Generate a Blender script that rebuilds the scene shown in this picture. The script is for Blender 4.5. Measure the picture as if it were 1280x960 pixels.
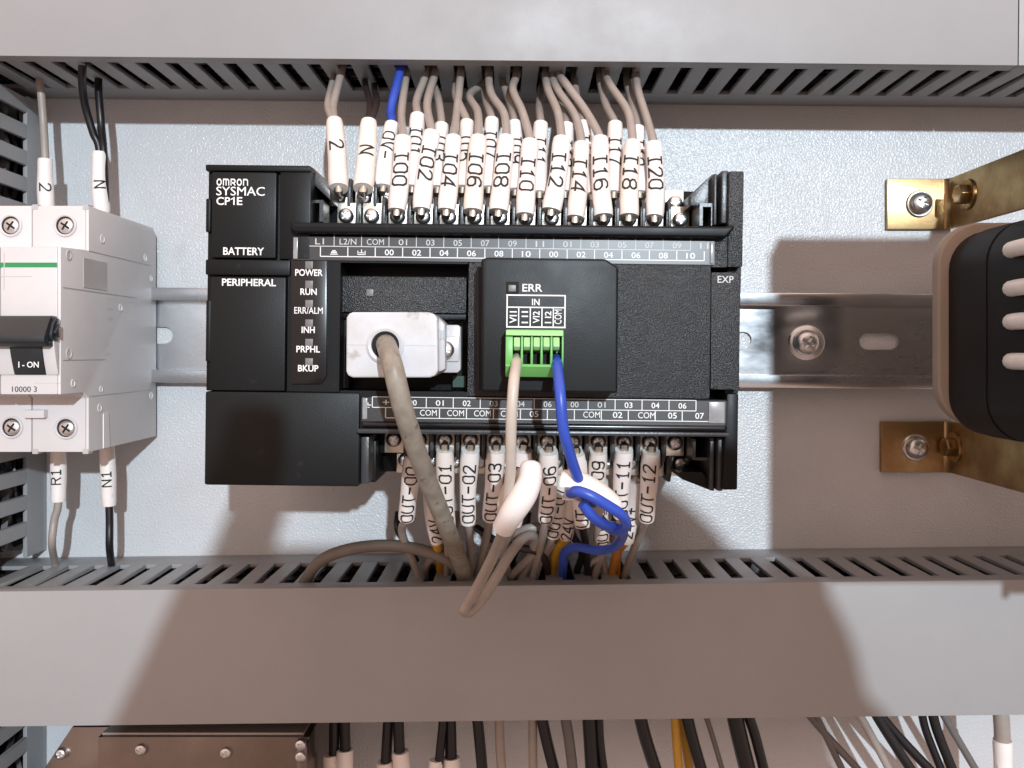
import bpy, bmesh, math, random
from mathutils import Vector, Matrix

random.seed(7)
for o in list(bpy.data.objects):
    bpy.data.objects.remove(o)
scene = bpy.context.scene
COL = scene.collection

# ------------------------------------------------------------------ units, camera, light
# Authoring frame in millimetres: u right, v up, w out of the mounting panel.
S = 0.001
D, FPX, VX, VY = 329.0, 1093.0, 640.0, 440.0      # camera distance, focal length (px of 1280), foot of the panel normal


def W(p):
    return Vector((p[0] * S, -p[2] * S, p[1] * S))


def P(x, y, w):                                      # photo position at a given depth -> millimetres
    k = (D - w) / FPX
    return ((x - VX) * k, (VY - y) * k, w)


cam_d = bpy.data.cameras.new('camera')
cam = bpy.data.objects.new('camera', cam_d)
COL.objects.link(cam)
cam.location = W((0, 0, D))
cam.rotation_euler = (math.pi / 2, 0, 0)
cam_d.sensor_width = 36
cam_d.lens = FPX / 1280 * 36
cam_d.shift_y = (VY - 480) / 1280
cam_d.clip_start = 0.01
cam_d.clip_end = 20
scene.camera = cam

world = bpy.data.worlds.new('World')
scene.world = world
world.use_nodes = True
nt = world.node_tree
nt.nodes.clear()
wo = nt.nodes.new('ShaderNodeOutputWorld')
bg = nt.nodes.new('ShaderNodeBackground')
tc = nt.nodes.new('ShaderNodeTexCoord')
sep = nt.nodes.new('ShaderNodeSeparateXYZ')
mr = nt.nodes.new('ShaderNodeMapRange')
mr.inputs[1].default_value = -1
mr.inputs[2].default_value = 1
cr = nt.nodes.new('ShaderNodeValToRGB')
cr.color_ramp.elements[0].color = (0.12, 0.078, 0.06, 1)
cr.color_ramp.elements[1].color = (1.48, 1.08, 0.93, 1)
nt.links.new(tc.outputs['Generated'], sep.inputs[0])
nt.links.new(sep.outputs['Z'], mr.inputs[0])
nt.links.new(mr.outputs[0], cr.inputs[0])
nt.links.new(cr.outputs[0], bg.inputs['Color'])
bg.inputs['Strength'].default_value = 1.0
nt.links.new(bg.outputs[0], wo.inputs['Surface'])

LAMP = (240, 320, 1400)
ld = bpy.data.lights.new('inspection_lamp', 'POINT')
ld.energy = 72
ld.color = (0.78, 0.905, 1.0)
ld.shadow_soft_size = 0.013
lamp = bpy.data.objects.new('inspection_lamp', ld)
COL.objects.link(lamp)
lamp.location = W(LAMP)

vs = scene.view_settings
vs.view_transform = 'Standard'
vs.look = 'None'
vs.exposure = 0.17
vs.gamma = 1
vs.use_curve_mapping = False


# ------------------------------------------------------------------ materials
def mat(name, color, rough=0.5, metal=0.0, bump=0.0, bscale=900, var=0.0, vscale=60, vcol=None, spec=0.5, coat=0.0, bdetail=2, rvar=0.0, stretch=None):
    m = bpy.data.materials.new(name)
    m.use_nodes = True
    n, l = m.node_tree.nodes, m.node_tree.links
    b = n['Principled BSDF']
    b.inputs['Base Color'].default_value = (*color, 1)
    b.inputs['Roughness'].default_value = rough
    b.inputs['Metallic'].default_value = metal
    b.inputs['Specular IOR Level'].default_value = spec
    b.inputs['Coat Weight'].default_value = coat
    geo = n.new('ShaderNodeTexCoord')
    src = geo.outputs['Object']
    if stretch:
        mp = n.new('ShaderNodeMapping')
        mp.inputs['Scale'].default_value = stretch
        l.new(src, mp.inputs[0])
        src = mp.outputs[0]
    if var:
        t = n.new('ShaderNodeTexNoise')
        t.inputs['Scale'].default_value = vscale
        t.inputs['Detail'].default_value = 6
        t.inputs['Roughness'].default_value = 0.62
        l.new(src, t.inputs['Vector'])
        r = n.new('ShaderNodeValToRGB')
        r.color_ramp.elements[0].position = 0.33
        r.color_ramp.elements[1].position = 0.68
        r.color_ramp.elements[0].color = (*(vcol or [c * (1 - var) for c in color]), 1)
        r.color_ramp.elements[1].color = (*color, 1)
        l.new(t.outputs['Fac'], r.inputs[0])
        l.new(r.outputs[0], b.inputs['Base Color'])
        if rvar:
            q = n.new('ShaderNodeMapRange')
            q.inputs[1].default_value = 0.3
            q.inputs[2].default_value = 0.7
            q.inputs[3].default_value = rough + rvar
            q.inputs[4].default_value = rough - rvar
            l.new(t.outputs['Fac'], q.inputs[0])
            l.new(q.outputs[0], b.inputs['Roughness'])
    if bump:
        t2 = n.new('ShaderNodeTexNoise')
        t2.inputs['Scale'].default_value = bscale
        t2.inputs['Detail'].default_value = bdetail
        l.new(src, t2.inputs['Vector'])
        bp = n.new('ShaderNodeBump')
        bp.inputs['Strength'].default_value = bump
        bp.inputs['Distance'].default_value = 0.0005
        l.new(t2.outputs['Fac'], bp.inputs['Height'])
        l.new(bp.outputs[0], b.inputs['Normal'])
    return m


M = {
    'panel': mat('panel_paint', (0.60, 0.615, 0.63), 0.26, bump=0.62, bscale=1250, var=0.10, vscale=25, bdetail=2, spec=0.6),
    'duct': mat('duct_pvc', (0.315, 0.315, 0.318), 0.48, bump=0.06, bscale=1500, var=0.07, vscale=30, rvar=0.08),
    'mcb': mat('breaker_white', (0.63, 0.61, 0.61), 0.42, bump=0.05, bscale=1800, var=0.07, vscale=60),
    'mcb_side': mat('breaker_side_lightened', (0.70, 0.68, 0.675), 0.5, bump=0.06, bscale=1800, var=0.06, vscale=60),  # lighter than the front, making up for grazing light on the side
    'mcb_dark': mat('breaker_toggle', (0.022, 0.027, 0.031), 0.4, bump=0.05, bscale=1500, var=0.25, vscale=120),
    'green_print': mat('green_print', (0.02, 0.26, 0.08), 0.5),
    'window': mat('window_grey', (0.47, 0.455, 0.44), 0.45, var=0.1),
    'black': mat('black_plastic', (0.006, 0.0065, 0.0075), 0.42, bump=0.06, bscale=2800, var=0.25, vscale=70, rvar=0.05, spec=0.2),
    'grain': mat('black_grained_plastic', (0.012, 0.0145, 0.017), 0.28, bump=0.6, bscale=2900, bdetail=2, var=0.25, vscale=90, spec=0.55),
    'gloss': mat('black_gloss', (0.006, 0.006, 0.007), 0.22, var=0.2, vscale=80),
    'shade_black': mat('hole_shade', (0.004, 0.004, 0.004), 0.8),  # near-black colour standing in for the shade inside holes
    'fin': mat('terminal_fin_plastic', (0.04, 0.043, 0.047), 0.33, bump=0.1, bscale=1500, var=0.2, vscale=200),
    'strip': mat('strip_print_base', (0.035, 0.034, 0.035), 0.35, var=0.3, vscale=90),
    'strip_clear': mat('strip_clear_end', (0.33, 0.33, 0.33), 0.22, var=0.3, vscale=200),
    'print': mat('white_print', (0.80, 0.80, 0.79), 0.55),
    'print_dim': mat('grey_print', (0.60, 0.60, 0.59), 0.55),
    'emboss': mat('dark_embossed', (0.035, 0.035, 0.036), 0.4),
    'ink': mat('black_ink', (0.012, 0.012, 0.012), 0.6),
    'faint': mat('faint_print', (0.50, 0.48, 0.47), 0.55),
    'sleeve': mat('sleeve_pvc', (0.86, 0.79, 0.75), 0.42, bump=0.05, bscale=900, var=0.05, vscale=160),
    'wire_grey': mat('wire_grey', (0.36, 0.31, 0.275), 0.42, var=0.14, vscale=180),
    'wire_beige': mat('wire_beige', (0.56, 0.49, 0.42), 0.42, var=0.1, vscale=180),
    'wire_black': mat('wire_black', (0.010, 0.010, 0.012), 0.38, var=0.3, vscale=180),
    'wire_blue': mat('wire_blue', (0.035, 0.085, 0.48), 0.36, var=0.15, vscale=180),
    'wire_yellow': mat('wire_yellow', (0.62, 0.33, 0.03), 0.42, var=0.15, vscale=180),
    'wire_orange': mat('wire_orange', (0.50, 0.20, 0.025), 0.42, var=0.15, vscale=180),
    'wire_brown': mat('wire_brown', (0.035, 0.024, 0.020), 0.45, var=0.2, vscale=180),
    'cable': mat('cable_jacket', (0.33, 0.295, 0.245), 0.45, bump=0.05, bscale=700, var=0.42, vscale=170, vcol=(0.20, 0.17, 0.135)),
    'cable_dark': mat('cable_jacket_grey', (0.20, 0.175, 0.15), 0.5, var=0.2, vscale=100),
    'hood': mat('connector_hood', (0.60, 0.62, 0.655), 0.30, var=0.14, vscale=110, vcol=(0.52, 0.52, 0.51), bump=0.04, bscale=600),
    'ear': mat('connector_ear', (0.55, 0.55, 0.56), 0.28, var=0.15, vscale=120),
    'steel': mat('zinc_steel', (0.76, 0.77, 0.78), 0.36, metal=1, bump=0.05, bscale=500, var=0.25, vscale=90, rvar=0.1),
    'rail': mat('rail_zinc', (0.88, 0.90, 0.93), 0.24, metal=1, bump=0.04, bscale=160, var=0.40, vscale=30, rvar=0.12, stretch=(0.5, 1, 1.2)),
    'gold': mat('zinc_yellow', (0.50, 0.375, 0.19), 0.36, metal=1, bump=0.05, bscale=500, var=0.35, vscale=55, vcol=(0.30, 0.18, 0.085), rvar=0.1),
    'tin': mat('terminal_tin', (0.80, 0.77, 0.68), 0.36, metal=1, var=0.3, vscale=300),
    'green': mat('green_terminal', (0.16, 0.47, 0.12), 0.4, var=0.12, vscale=120),
    'green_light': mat('green_lever', (0.33, 0.62, 0.25), 0.4, var=0.1, vscale=150),
    'module': mat('module_plastic', (0.008, 0.009, 0.0095), 0.44, bump=0.07, bscale=2600, var=0.25, vscale=60, rvar=0.05, spec=0.22),
    'led': mat('led_grey', (0.18, 0.18, 0.175), 0.4, var=0.2, vscale=300),
    'bobbin': mat('bobbin_plastic', (0.40, 0.33, 0.27), 0.45, var=0.12, vscale=60),
    'tape': mat('coil_tape', (0.007, 0.006, 0.006), 0.5, var=0.3, vscale=60, spec=0.25),
    'tab_white': mat('tab_white', (0.88, 0.88, 0.87), 0.4, var=0.12, vscale=200),
    'wire_slate': mat('wire_slate', (0.15, 0.14, 0.135), 0.4, var=0.15, vscale=180),
    'core': mat('core_steel', (0.05, 0.045, 0.04), 0.5, metal=0.6, var=0.3),
    'psu': mat('supply_case', (0.27, 0.22, 0.19), 0.30, metal=0.9, bump=0.05, bscale=400, var=0.3, vscale=40, rvar=0.08),
    'psu_top': mat('supply_top', (0.42, 0.38, 0.37), 0.38, metal=0.5, var=0.15, vscale=60),
    'skin': mat('skin', (0.42, 0.25, 0.18), 0.5, var=0.12, vscale=60),
    'phone': mat('phone_case', (0.02, 0.02, 0.022), 0.3, var=0.2),
}


def clear_mat():
    m = bpy.data.materials.new('clear_cover')
    m.use_nodes = True
    n, l = m.node_tree.nodes, m.node_tree.links
    n.clear()
    out = n.new('ShaderNodeOutputMaterial')
    mix = n.new('ShaderNodeMixShader')
    tr = n.new('ShaderNodeBsdfTransparent')
    gl = n.new('ShaderNodeBsdfGlossy')
    gl.inputs['Roughness'].default_value = 0.42
    fr = n.new('ShaderNodeFresnel')
    fr.inputs['IOR'].default_value = 1.5
    nz = n.new('ShaderNodeTexNoise')
    nz.inputs['Scale'].default_value = 70
    co = n.new('ShaderNodeTexCoord')
    l.new(co.outputs['Object'], nz.inputs['Vector'])
    bp = n.new('ShaderNodeBump')
    bp.inputs['Strength'].default_value = 0.2
    bp.inputs['Distance'].default_value = 0.001
    l.new(nz.outputs['Fac'], bp.inputs['Height'])
    l.new(bp.outputs[0], gl.inputs['Normal'])
    ad = n.new('ShaderNodeMath')
    ad.operation = 'MULTIPLY'
    ad.inputs[1].default_value = 0.11
    l.new(fr.outputs[0], ad.inputs[0])
    l.new(ad.outputs[0], mix.inputs[0])
    l.new(tr.outputs[0], mix.inputs[1])
    l.new(gl.outputs[0], mix.inputs[2])
    l.new(mix.outputs[0], out.inputs['Surface'])
    return m


M['clear'] = clear_mat()


def add_dirt(m, scale, lo, hi, col, amount):
    n, l = m.node_tree.nodes, m.node_tree.links
    b = n['Principled BSDF']
    src = b.inputs['Base Color'].links[0].from_socket
    t = n.new('ShaderNodeTexNoise')
    t.inputs['Scale'].default_value = scale
    t.inputs['Detail'].default_value = 5
    co = n.new('ShaderNodeTexCoord')
    l.new(co.outputs['Object'], t.inputs['Vector'])
    mrn = n.new('ShaderNodeMapRange')
    mrn.inputs[1].default_value = lo
    mrn.inputs[2].default_value = hi
    mrn.inputs[4].default_value = amount
    l.new(t.outputs['Fac'], mrn.inputs[0])
    mx = n.new('ShaderNodeMix')
    mx.data_type = 'RGBA'
    l.new(mrn.outputs[0], mx.inputs[0])
    l.new(src, mx.inputs[6])
    mx.inputs[7].default_value = (*col, 1)
    l.new(mx.outputs[2], b.inputs['Base Color'])


add_dirt(M['hood'], 130, 0.62, 0.72, (0.22, 0.18, 0.14), 0.75)
add_dirt(M['duct'], 240, 0.66, 0.76, (0.27, 0.26, 0.255), 0.3)
add_dirt(M['panel'], 45, 0.66, 0.76, (0.40, 0.39, 0.38), 0.35)
add_dirt(M['cable'], 420, 0.62, 0.68, (0.10, 0.085, 0.07), 0.7)
add_dirt(M['black'], 160, 0.66, 0.76, (0.05, 0.047, 0.044), 0.4)
add_dirt(M['module'], 160, 0.66, 0.78, (0.05, 0.047, 0.044), 0.35)
for i_, (c_, v_) in enumerate((((0.86, 0.79, 0.75), 0.05), ((0.83, 0.745, 0.68), 0.08), ((0.87, 0.82, 0.785), 0.06))):
    M['sleeve%d' % i_] = mat('sleeve_pvc', c_, 0.42, bump=0.06, bscale=700, var=v_, vscale=120)
    add_dirt(M['sleeve%d' % i_], 260, 0.66, 0.74, (0.45, 0.38, 0.33), 0.55)

# ------------------------------------------------------------------ object helpers
ORIGIN = {}                                           # object -> authoring origin (mm)


def tag(o, label=None, cat=None, group=None, kind=None):
    if label:
        o['label'] = label
    if cat:
        o['category'] = cat
    if group:
        o['group'] = group
    if kind:
        o['kind'] = kind
    return o


def thing(name, label, cat, origin=(0, 0, 0), roll=0.0, group=None):
    o = bpy.data.objects.new(name, None)
    COL.objects.link(o)
    o.empty_display_size = 0.01
    o.location = W(origin)
    o.rotation_euler = (0, roll, 0)
    ORIGIN[o.name] = origin
    return tag(o, label, cat, group)


def catmull(pts, n=8):
    pts = [Vector(p) for p in pts]
    if len(pts) < 3:
        return [pts[0].lerp(pts[-1], i / n) for i in range(n + 1)]
    e = [pts[0] * 2 - pts[1]] + pts + [pts[-1] * 2 - pts[-2]]
    out = []
    for i in range(1, len(e) - 2):
        a, b, c, d = e[i - 1:i + 3]
        for k in range(n):
            t = k / n
            out.append(0.5 * ((2 * b) + (c - a) * t + (2 * a - 5 * b + 4 * c - d) * t * t + (3 * b - a - 3 * c + d) * t ** 3))
    out.append(pts[-1])
    return out


class MB:
    def __init__(self):
        self.v, self.f = [], []

    def box(self, u0, u1, v0, v1, w0, w1):
        if u0 > u1:
            u0, u1 = u1, u0
        if v0 > v1:
            v0, v1 = v1, v0
        b = len(self.v)
        self.v += [(u0, v0, w0), (u1, v0, w0), (u1, v1, w0), (u0, v1, w0), (u0, v0, w1), (u1, v0, w1), (u1, v1, w1), (u0, v1, w1)]
        self.f += [[b + i for i in q] for q in ((3, 2, 1, 0), (4, 5, 6, 7), (0, 1, 5, 4), (1, 2, 6, 5), (2, 3, 7, 6), (3, 0, 4, 7))]
        return self

    def prism(self, poly, w0, w1, plane='uv'):
        """poly: 2D points; extruded between w0 and w1. plane 'uv' extrudes along w, 'vw' along u, 'uw' along v"""
        mk = {'uv': lambda a, b, c: (a, b, c), 'vw': lambda a, b, c: (c, a, b), 'uw': lambda a, b, c: (a, c, b)}[plane]
        b, n = len(self.v), len(poly)
        self.v += [mk(p[0], p[1], w0) for p in poly] + [mk(p[0], p[1], w1) for p in poly]
        self.f += [list(range(b + n - 1, b - 1, -1)), list(range(b + n, b + 2 * n))]
        self.f += [[b + i, b + (i + 1) % n, b + n + (i + 1) % n, b + n + i] for i in range(n)]
        return self

    def tube(self, pts, r, seg=10, caps=True):
        pts = [Vector(p) for p in pts]
        n = len(pts)
        rs = r if isinstance(r, (list, tuple)) else [r] * n
        t = (pts[1] - pts[0]).normalized()
        a = Vector((0, 0, 1)) if abs(t.z) < 0.9 else Vector((1, 0, 0))
        nrm = (a - t * a.dot(t)).normalized()
        b = len(self.v)
        for i, p in enumerate(pts):
            t = (pts[min(i + 1, n - 1)] - pts[max(i - 1, 0)])
            if t.length < 1e-9:
                t = pts[-1] - pts[0]
            t.normalize()
            nrm = (nrm - t * nrm.dot(t)).normalized()
            bi = t.cross(nrm)
            for k in range(seg):
                g = 2 * math.pi * k / seg
                self.v.append(tuple(p + (nrm * math.cos(g) + bi * math.sin(g)) * rs[i]))
        for i in range(n - 1):
            for k in range(seg):
                self.f.append([b + i * seg + k, b + i * seg + (k + 1) % seg, b + (i + 1) * seg + (k + 1) % seg, b + (i + 1) * seg + k])
        if caps:
            self.f.append([b + k for k in range(seg - 1, -1, -1)])
            self.f.append([b + (n - 1) * seg + k for k in range(seg)])
        return self

    def lathe(self, prof, c, axis='w', seg=24):
        """prof: (radius, height) pairs, revolved about an axis through c"""
        c = Vector(c)
        ax = {'w': (Vector((1, 0, 0)), Vector((0, 1, 0)), Vector((0, 0, 1))), '-u': (Vector((0, 0, 1)), Vector((0, 1, 0)), Vector((-1, 0, 0)))}[axis]
        b, n = len(self.v), len(prof)
        for (r, h) in prof:
            for k in range(seg):
                g = 2 * math.pi * k / seg
                self.v.append(tuple(c + ax[0] * (r * math.cos(g)) + ax[1] * (r * math.sin(g)) + ax[2] * h))
        for i in range(n - 1):
            for k in range(seg):
                self.f.append([b + i * seg + k, b + i * seg + (k + 1) % seg, b + (i + 1) * seg + (k + 1) % seg, b + (i + 1) * seg + k])
        self.f.append([b + k for k in range(seg - 1, -1, -1)])
        self.f.append([b + (n - 1) * seg + k for k in range(seg)])
        return self

    def add(self, verts, faces):
        b = len(self.v)
        self.v += [tuple(p) for p in verts]
        self.f += [[b + i for i in q] for q in faces]
        return self

    def mesh(self, name, org=(0, 0, 0), bevel=0.0, seg=2, fix=True, angle=40):
        me = bpy.data.meshes.new(name)
        me.from_pydata([W((p[0] - org[0], p[1] - org[1], p[2] - org[2])) for p in self.v], [], self.f)
        bm = bmesh.new()
        bm.from_mesh(me)
        if fix:
            bmesh.ops.recalc_face_normals(bm, faces=bm.faces)
        if bevel:
            es = [e for e in bm.edges if len(e.link_faces) == 2 and e.calc_face_angle(0) > math.radians(30)]
            bmesh.ops.bevel(bm, geom=es, offset=bevel * S, segments=seg, profile=0.6, affect='EDGES', clamp_overlap=True)
        bm.to_mesh(me)
        bm.free()
        for p in me.polygons:
            p.use_smooth = True
        me.set_sharp_from_angle(angle=math.radians(angle))
        return me

    def build(self, name, m, parent=None, bevel=0.0, seg=2, org=None, fix=True, angle=40):
        if parent is not None:
            org = ORIGIN[parent.name]
        if org is None:
            org = self.v[0]
        me = self.mesh(name, org, bevel, seg, fix, angle)
        me.materials.append(M[m] if isinstance(m, str) else m)
        o = bpy.data.objects.new(name, me)
        COL.objects.link(o)
        ORIGIN[o.name] = org
        if parent is not None:
            o.parent = parent
        else:
            o.location = W(org)
        return o


def place(name, me, parent, pos, scale=1.0, spin=0.0):
    """a shared mesh placed as a child at an authoring position"""
    o = bpy.data.objects.new(name, me)
    COL.objects.link(o)
    o.parent = parent
    org = ORIGIN[parent.name]
    o.location = W([pos[i] - org[i] for i in range(3)])
    o.scale = (scale,) * 3
    o.rotation_euler = (0, spin, 0)
    ORIGIN[o.name] = pos
    return o


# --- printed text -------------------------------------------------------------
_tc = {}


def text_mesh(s, bold=0.012):
    key = (s, bold)
    if key not in _tc:
        cu = bpy.data.curves.new('t', 'FONT')
        cu.body = s
        cu.offset = bold
        cu.resolution_u = 3
        ob = bpy.data.objects.new('t', cu)
        COL.objects.link(ob)
        dg = bpy.context.evaluated_depsgraph_get()
        me = bpy.data.meshes.new_from_object(ob.evaluated_get(dg))
        _tc[key] = ([(v.co.x, v.co.y) for v in me.vertices], [list(p.vertices) for p in me.polygons])
        bpy.data.objects.remove(ob)
        bpy.data.curves.remove(cu)
        bpy.data.meshes.remove(me)
    return _tc[key]


def fit_text(mb, s, u0, u1, v0, v1, w, rot=0, bold=0.012):
    if 'M' in s and bold > 0:                        # emboldened by three slightly shifted prints
        d = bold * 0.5 * min(abs(u1 - u0), abs(v1 - v0))
        for k, (a, b) in enumerate(((0, 0), (d, d * 0.5), (-d, -d * 0.5))):
            fit_text(mb, s, u0 + a, u1 + a, v0 + b, v1 + b, w + 0.012 * k, rot, 0)
        return
    vs_, fs = text_mesh(s, bold)
    if rot == 90:
        vs_ = [(-y, x) for x, y in vs_]
    elif rot == -90:
        vs_ = [(y, -x) for x, y in vs_]
    xs, ys = [p[0] for p in vs_], [p[1] for p in vs_]
    ax, bx, ay, by = min(xs), max(xs), min(ys), max(ys)
    mb.add([(u0 + (x - ax) / (bx - ax) * (u1 - u0), v0 + (y - ay) / (by - ay) * (v1 - v0), w) for x, y in vs_], fs)


# --- stroke font of the wire marker printer -----------------------------------
GL = {
    '0': [[(1, 0), (3, 0), (4, 1.2), (4, 4.8), (3, 6), (1, 6), (0, 4.8), (0, 1.2), (1, 0)]],
    'O': [[(1, 0), (3, 0), (4, 1), (4, 5), (3, 6), (1, 6), (0, 5), (0, 1), (1, 0)]],
    '1': [[(0.8, 4.7), (2, 6), (2, 0)], [(0.7, 0), (3.3, 0)]],
    '2': [[(0, 4.6), (0.5, 5.6), (1.4, 6), (2.7, 6), (3.7, 5.4), (4, 4.4), (3.5, 3.3), (0, 0), (4, 0)]],
    '3': [[(0, 5.2), (1, 6), (3, 6), (4, 5.1), (4, 4), (3, 3.2), (1.5, 3.2)], [(2.9, 3.2), (4, 2.3), (4, 1), (3, 0), (1, 0), (0, 0.8)]],
    '4': [[(3, 0), (3, 6), (0, 1.9), (4, 1.9)]],
    '5': [[(3.8, 6), (0.4, 6), (0.2, 3.4), (1.4, 3.9), (2.8, 3.8), (4, 2.8), (4, 1.1), (3, 0), (1, 0), (0, 0.8)]],
    '6': [[(3.7, 5.3), (2.8, 6), (1.2, 6), (0, 4.8), (0, 1.2), (1, 0), (3, 0), (4, 1), (4, 2.5), (3, 3.5), (1, 3.5), (0, 2.5)]],
    '7': [[(0, 6), (4, 6), (1.5, 0)]],
    '8': [[(1, 3.2), (0, 4.1), (0, 5.1), (1, 6), (3, 6), (4, 5.1), (4, 4.1), (3, 3.2), (1, 3.2), (0, 2.2), (0, 1), (1, 0), (3, 0), (4, 1), (4, 2.2), (3, 3.2)]],
    '9': [[(0.3, 0.7), (1.2, 0), (2.8, 0), (4, 1.2), (4, 4.8), (3, 6), (1, 6), (0, 5), (0, 3.5), (1, 2.5), (3, 2.5), (4, 3.5)]],
    'I': [[(0.5, 6), (3.5, 6)], [(2, 6), (2, 0)], [(0.5, 0), (3.5, 0)]],
    'U': [[(0, 6), (0, 1.2), (1, 0), (3, 0), (4, 1.2), (4, 6)]],
    'T': [[(0, 6), (4, 6)], [(2, 6), (2, 0)]],
    'V': [[(0, 6), (2, 0), (4, 6)]],
    'N': [[(0, 0), (0, 6), (4, 0), (4, 6)]],
    'R': [[(0, 0), (0, 6), (3, 6), (4, 5.1), (4, 4), (3, 3.1), (0, 3.1)], [(2.2, 3.1), (4, 0)]],
    '-': [[(0.3, 3), (3.7, 3)]],
    '+': [[(0.2, 3), (3.8, 3)], [(2, 4.9), (2, 1.1)]],
    ' ': [],
}


def ribbon(pl, hw):
    """mitred flat ribbon along a 2D polyline, subdivided"""
    fine = []
    for a, b in zip(pl, pl[1:]):
        k = max(1, int(math.dist(a, b) / 0.8))
        fine += [(a[0] + (b[0] - a[0]) * i / k, a[1] + (b[1] - a[1]) * i / k) for i in range(k)]
    fine.append(pl[-1])
    closed = math.dist(fine[0], fine[-1]) < 1e-6
    pts = [Vector(p) for p in fine]
    n = len(pts)
    L, R_ = [], []
    for i, p in enumerate(pts):
        pa = pts[i - 1] if i > 0 else (pts[-2] if closed else None)
        pb = pts[i + 1] if i < n - 1 else (pts[1] if closed else None)
        d1 = (p - pa).normalized() if pa is not None else None
        d2 = (pb - p).normalized() if pb is not None else None
        if d1 is None:
            d1 = d2
            p = p - d2 * hw * 0.8
        if d2 is None:
            d2 = d1
            p = p + d1 * hw * 0.8
        n1, n2 = Vector((-d1.y, d1.x)), Vector((-d2.y, d2.x))
        mm = (n1 + n2)
        mm = mm.normalized() if mm.length > 1e-6 else n1
        k = hw / max(0.45, mm.dot(n1))
        L.append(p + mm * k)
        R_.append(p - mm * k)
    return L, R_


def sleeve_text(mb, s, path, rad, center, up_right, h, hw=0.36, skew=0.0, off=0.0):
    """wrap stroke text round a sleeve path. center: arc position in mm; up_right: reads downward (True) or upward"""
    acc = [0.0]
    for a, b in zip(path, path[1:]):
        acc.append(acc[-1] + (b - a).length)
    sc = h / 6.0
    total = (len(s) * 5.7 - 1.7) * sc

    def at(sv, tv, lift):
        sv = min(max(sv, 0.0), acc[-1] - 1e-4)
        i = max(j for j in range(len(acc) - 1) if acc[j] <= sv)
        f = (sv - acc[i]) / max(1e-6, acc[i + 1] - acc[i])
        p = path[i].lerp(path[i + 1], f)
        t = (path[min(i + 1, len(path) - 1)] - path[max(i - 1, 0)]).normalized()
        view = (Vector((0, 0, D)) - p).normalized()
        nn = (view - t * view.dot(t)).normalized()
        side = t.cross(nn)
        if side.x < 0:
            side = -side
        rl = rad[i] + (rad[min(i + 1, len(rad) - 1)] - rad[i]) * f + 0.03
        g = tv / rl
        return p + (nn * math.cos(g) + side * math.sin(g)) * (rl + lift)

    up_is_end = path[-1].y > path[0].y
    k = 0
    for ci, ch in enumerate(s):
        for pl in GL[ch]:
            L, R_ = ribbon(pl, hw)
            lift = 0.07 + 0.012 * (k % 5)
            k += 1
            vs_ = []
            for a, b in zip(L, R_):
                for q in (a, b):
                    along = (ci * 5.7 + q.x) * sc - total / 2
                    across = (q.y - 3) * sc
                    dirn = -1 if up_right else 1
                    if not up_is_end:
                        dirn = -dirn
                    acr = (across if up_right else -across) + off
                    vs_.append(at(center + dirn * (along + skew * across), acr, lift))
            mb.add(vs_, [[2 * i, 2 * i + 1, 2 * i + 3, 2 * i + 2] for i in range(len(L) - 1)])


# ------------------------------------------------------------------ screw meshes (shared)
def cross_screw(name, prof, depth, cw, cl, m):
    a = MB().lathe(prof, (0, 0, 0), seg=28)
    top = max(h for r, h in prof)
    me = a.mesh(name, angle=50)
    ob = bpy.data.objects.new('tmp', me)
    COL.objects.link(ob)
    cut = []
    for q in ((cl, cw), (cw, cl)):
        c = MB().box(-q[0], q[0], -q[1], q[1], top - depth, top + 2)
        co = bpy.data.objects.new('cut', c.mesh('cut'))
        COL.objects.link(co)
        md = ob.modifiers.new('b', 'BOOLEAN')
        md.object = co
        md.operation = 'DIFFERENCE'
        md.solver = 'EXACT'
        cut.append(co)
    dg = bpy.context.evaluated_depsgraph_get()
    out = bpy.data.meshes.new_from_object(ob.evaluated_get(dg))
    out.name = name
    bpy.data.objects.remove(ob)
    for c in cut:
        bpy.data.objects.remove(c)
    out.materials.clear()
    out.materials.append(M[m])
    for p in out.polygons:
        p.use_smooth = True
    out.set_sharp_from_angle(angle=math.radians(40))
    return out


PAN = [(1.0, -0.6), (1.0, 0.15), (0.93, 0.36), (0.78, 0.5), (0.5, 0.6), (0.2, 0.63), (0.01, 0.635)]


def pan(r):
    return [(a * r, b * r) for a, b in PAN]


SCREW_T = cross_screw('terminal_screw', pan(2.25), 0.8, 0.28, 1.35, 'steel')
SCREW_P = cross_screw('panel_screw', pan(4.3), 1.6, 0.6, 2.3, 'steel')
SCREW_M = cross_screw('clamp_screw', [(2.7, -6), (2.7, -0.2), (2.5, 0.15), (1.9, 0.42), (1.0, 0.6), (0.01, 0.65)], 1.0, 0.33, 1.7, 'steel')
SCREW_S = cross_screw('small_screw', pan(1.9), 0.7, 0.3, 1.1, 'steel')

# ================================================================== SETTING
panel = MB().box(-420, 420, -320, 320, -3, 0).build('mounting_panel', 'panel', org=(0, 0, 0))
tag(panel, kind='structure')


# ------------------------------------------------------------------ slotted ducts
def finger_mesh(name, length, width, thick, vertical):
    """one tooth of a duct side wall; local origin at its root, growing along w"""
    h = width / 2
    poly = [(-h, 0), (h, 0), (h, length - 0.6), (h - 0.6, length), (-h + 0.6, length), (-h, length - 0.6)]
    mb = MB()
    if vertical:
        mb.prism(poly, -thick / 2, thick / 2, 'vw')
    else:
        mb.prism(poly, -thick / 2, thick / 2, 'uw')
    me = mb.mesh(name, bevel=0.2, seg=1)
    me.materials.append(M['duct'])
    return me


frng = random.Random(5)


def bend(o):                                           # teeth are never quite straight
    o.rotation_euler = (frng.uniform(-0.012, 0.012), 0, frng.uniform(-0.014, 0.014))
    return o


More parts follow.
